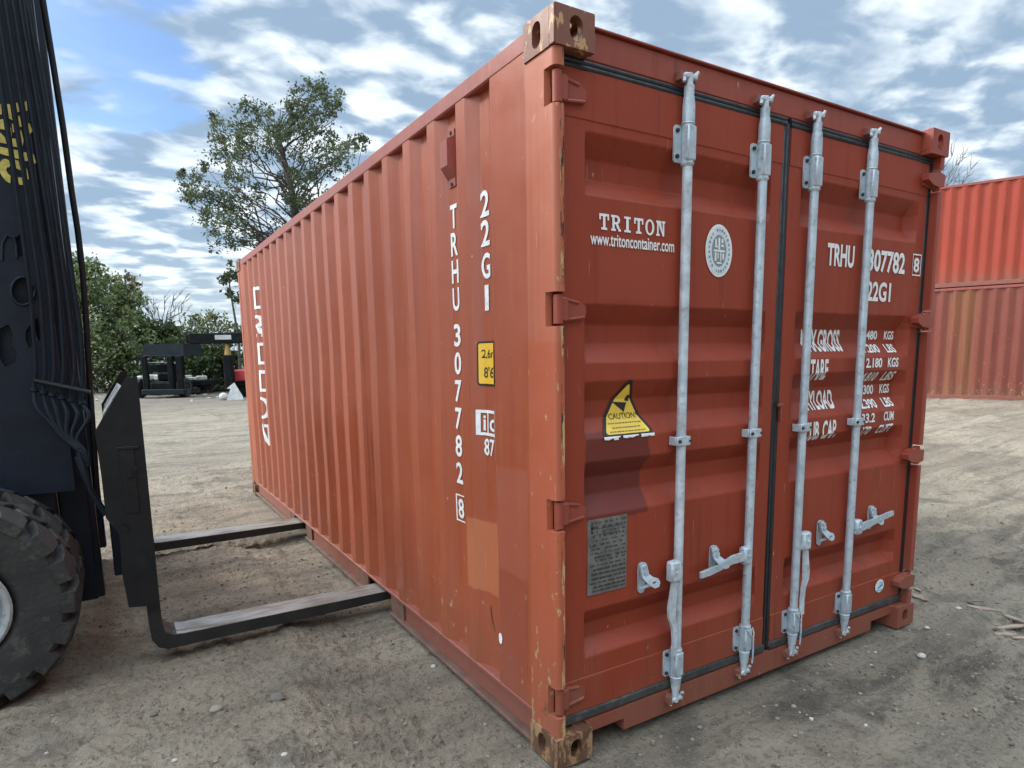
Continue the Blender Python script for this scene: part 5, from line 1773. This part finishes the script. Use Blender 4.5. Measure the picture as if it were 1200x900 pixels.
quadbox(mb, 184, 436, 202, 447, dv + 0.7, 1.0, 0.08)
mb.build('body', dark_machine, RTF, 20)
mb = MB()
quadbox(mb, 166, 456, 216, 463, dv - 0.2, 0.25, 0.03)
mb.build('bumper', grey_machine, RTF, 20)
for x_ in (164, 216):
    c = at(x_, 457, dv + 0.5)
    mb = MB()
    ax = Vector((RT[0], RT[1], 0)).normalized()
    up_ = Vector((0, 0, 1))
    fw_ = ax.cross(up_)
    R_ = 0.42
    mb.lathe([(0.05, -0.1), (0.22, -0.1), (0.25, -0.15), (R_ - 0.03, -0.15), (R_, -0.1), (R_, 0.1), (R_ - 0.03, 0.15), (0.25, 0.15), (0.22, 0.1), (0.05, 0.1)], lambda p, q_, h: Vector((c[0], c[1], R_ - 0.01)) + fw_ * p + up_ * q_ + ax * h, 28)
    mb.build('wheel', tyre_mat, RTF, 30)
# low trailer behind it
g1 = onp(190, 463, 2, 0.0)
TRL = empty('flatbed_trailer', (g1[0], g1[1], 0), 'low dark trailer with a row of white patches behind the yard machine', 'trailer')
mb = MB()
quadbox(mb, 158, 446, 236, 453, 29.8, 2.0, 0.03)
mb.build('deck', dark_machine, TRL, 20)
rr2 = random.Random(9)
mb = MB()
x_ = 160
while x_ < 233:
    w_ = rr2.uniform(4, 9)
    quadbox(mb, x_, 441 + rr2.uniform(-2, 1.5), min(x_ + w_, 235), 445.8, 29.8, 0.7, 0.05)
    x_ += w_ + rr2.uniform(2, 4)
mb.build('white_load', litter_mat, TRL, 20)
for x_ in (172, 222):
    quadbox(MB(), x_, 453.3, x_ + 10, 462, 29.8, 0.3, 0.08).build('wheel', tyre_mat, TRL, 20)

# crane boom and its red carrier, half hidden by the container
dc = 26.5
g2 = onp(268, 468, 2, 0.0)
CR = empty('loader_crane', (g2[0], g2[1], 0), 'dark crane boom on a post above a red carrier, beside the far container corner', 'crane')
mb = MB()
quadbox(mb, 221, 389, 330, 403, dc, 0.45, 0.03)
quadbox(mb, 217.5, 392, 220.7, 402, dc + 0.1, 0.25, 0.03)
mb.build('boom', dark_machine, CR, 20)
mb = MB()
quadbox(mb, 252, 392.5, 271, 398, dc - 0.03, 0.02, 0.002)
o = mb.build('boom_label', litter_mat, CR, 20)
mb = MB()
a, b = at(266, 403, dc + 0.2), at(267, 417, dc + 0.2)
mb.tube([tuple(a), tuple((a + b) / 2), tuple(b)], [0.07, 0.11, 0.14], 12)
mb.build('boom_ram', ylw_machine, CR, 35)
mb = MB()
quadbox(mb, 263.5, 416, 271, 458, dc + 0.05, 0.28, 0.04)
quadbox(mb, 262, 416, 272.5, 419, dc, 0.4, 0.03)
mb.build('post', dark_machine, CR, 20)
mb = MB()
quadbox(mb, 269.8, 432.5, 330, 447, dc + 0.4, 1.6, 0.06)
mb.build('carrier_body', red_machine, CR, 20)
mb = MB()
quadbox(mb, 271.5, 447.2, 330, 452, dc + 0.5, 1.5, 0.04)
for x_ in (285, 312):
    c = at(x_, 458, dc + 0.8)
    fwv = Vector((FW[0], FW[1], 0)).normalized()
    rtv = Vector((RT[0], RT[1], 0)).normalized()
    mb.tube([tuple(Vector((c[0], c[1], 0.36)) - fwv * 0.15), tuple(Vector((c[0], c[1], 0.36)) + fwv * 0.15)], 0.36, 20)
mb.build('undercarriage', dark_machine, CR, 30)
# leaning white sheet and a bag at its foot
c = onp(274, 469, 2, 0.0)
fwv = Vector((FW[0], FW[1], 0)).normalized()
rtv = Vector((RT[0], RT[1], 0)).normalized()
k = np.linalg.norm(c - CAM) / FOC
mb = MB()
pl_ = [(-8, 0), (10, 0.5), (9, 4), (-0.5, 18.5), (-5, 15), (-8, 12.5), (-4, 12)]
mb.prism([(u * k, v * k) for u, v in pl_], lambda u, v, d: Vector(c) + rtv * u + Vector((0, 0, v)) + fwv * (d + v * 0.25), 0, 0.05)
tag(mb.build('plastic_sheet', litter_mat, None, 0, off=tuple(c)), 'white triangular sheet propped against the red carrier', 'sheet')
c = onp(262.5, 469, 2, 0.0)


def lump(name, c, r, mat, label, cat, group=None, sq=0.8, seed=0):
    rng = np.random.default_rng(seed)
    bm = bmesh.new()
    bmesh.ops.create_icosphere(bm, subdivisions=2, radius=1)
    V = [(c[0] + v.co.x * r * (1 + 0.3 * float(vnoise(np.array(v.co.x * 2 + seed), np.array(v.co.y * 2 + v.co.z * 1.7), 5))), c[1] + v.co.y * r * (0.8 + 0.4 * rng.random()), c[2] + v.co.z * r * sq + r * sq * 0.7) for v in bm.verts]
    F = [[v.index for v in f.verts] for f in bm.faces]
    bm.free()
    return tag(MB().add(V, F).build(name, mat, None, 40, off=tuple(c)), label, cat, group)


lump('plastic_bag', c, 0.16, litter_mat, 'white bundled bag left of the propped white sheet', 'bag', None, 1.1, 3)
# scraps of litter along the foot of the bushes
rr3 = random.Random(12)
for i in range(22):
    px_ = rr3.uniform(222, 270) if i < 15 else rr3.uniform(112, 160)
    py_ = rr3.uniform(456, 472)
    c = onp(px_, py_, 2, 0.0)
    lump('litter_scrap', c, rr3.uniform(0.03, 0.09), litter_mat, 'pale scrap of litter on the dirt near the bushes', 'litter', 'litter along the foot of the bushes', rr3.uniform(0.3, 0.6), i)

# ================================================================== debris on the ground at the right
def plank(p0, p1, w, t, label, seed):
    rng = random.Random(seed)
    a, b = onp(p0[0], p0[1], 2, 0.012), onp(p1[0], p1[1], 2, 0.012)
    w, t = w * 0.7, t * 0.5
    a, b = Vector(a), Vector(b)
    za, zb = float(ground_h(a.x, a.y)), float(ground_h(b.x, b.y))
    a.z, b.z = za + t * 0.3, zb + t * 0.5
    d = (b - a)
    n = d.cross(Vector((0, 0, 1))).normalized()
    V, F = [], []
    m_ = 6
    for k in range(m_ + 1):
        q = a + d * (k / m_)
        ww = w * (0.6 + 0.5 * rng.random()) * (1 if 0 < k < m_ else 0.35)
        for s, z in ((-1, 0), (1, 0), (1, t), (-1, t)): V.append(q + n * s * ww / 2 + Vector((0, 0, z * (0.6 + 0.4 * rng.random()))))
    for k in range(m_):
        for s in range(4): F.append([4 * k + s, 4 * k + (s + 1) % 4, 4 * k + 4 + (s + 1) % 4, 4 * k + 4 + s])
    F += [[0, 1, 2, 3], [4 * m_ + s for s in range(4)]]
    return tag(MB().add(V, F).build('wood_splinter', wood, None, 0, off=tuple(a)), label, 'splinter', 'splinters of wood right of the container')


plank((1070, 693), (1087, 700), 0.07, 0.02, 'flat pale splinter lying behind the right bottom corner of the container', 1)
plank((1071, 687), (1080, 688), 0.05, 0.015, 'small pale chip touching the right bottom corner of the container', 2)
plank((1130, 700), (1152, 708), 0.035, 0.02, 'thin dark stick above the longest plank', 3)
plank((1133, 710), (1174, 716), 0.07, 0.02, 'longest pale plank among the splinters at the right', 4)
plank((1175, 722), (1212, 733), 0.04, 0.02, 'dark thin stick near the right edge', 5)
plank((1168, 736), (1200, 734), 0.05, 0.02, 'whitish forked splinter near the right edge', 6)
plank((1165, 742), (1192, 744), 0.06, 0.02, 'tan broken splinter below the whitish forked one', 7)
plank((1185, 746), (1215, 748), 0.05, 0.018, 'brown broken splinter nearest the right edge', 8)
plank((1140, 730), (1166, 739), 0.02, 0.012, 'thin twig running to the heap of splinters', 9)
for i, (px_, py_, r_, lab) in enumerate(((1080, 770, 0.020, 'largest white stone in front of the right bottom corner'), (1086, 736, 0.013, 'small white stone beside the right bottom corner'), (1123, 716, 0.016, 'white stone beside the longest plank'),
                                         (930, 826, 0.011, 'tan stone in front of the door sill'), (820, 850, 0.009, 'small pale stone in front of the left door'), (1008, 812, 0.009, 'pale pebble in front of the right door'),
                                         (253, 829, 0.024, 'largest tan stone in front of the near fork'), (325, 826, 0.030, 'dark earth clod right of the tan stone in front of the near fork'), (205, 893, 0.010, 'white pebble at the bottom edge of the photo'),
                                         (334, 893, 0.012, 'white pebble low beside the container side'), (492, 735, 0.012, 'round stone beside the bottom rail'), (180, 834, 0.015, 'brown stone in front of the tyre'), (508, 780, 0.013, 'white stone close to the bottom rail'))):
    c = onp(px_, py_, 2, 0.0)
    c[2] = float(ground_h(c[0], c[1]))
    lump('stone', c, r_, stone_white if 'white' in lab else simple('stone_%d' % i, (0.16, 0.135, 0.11) if 'dark' in lab or 'brown' in lab else (0.28, 0.24, 0.19), 0.9), lab, 'stone', 'loose stones in the yard', 0.65, 40 + i)
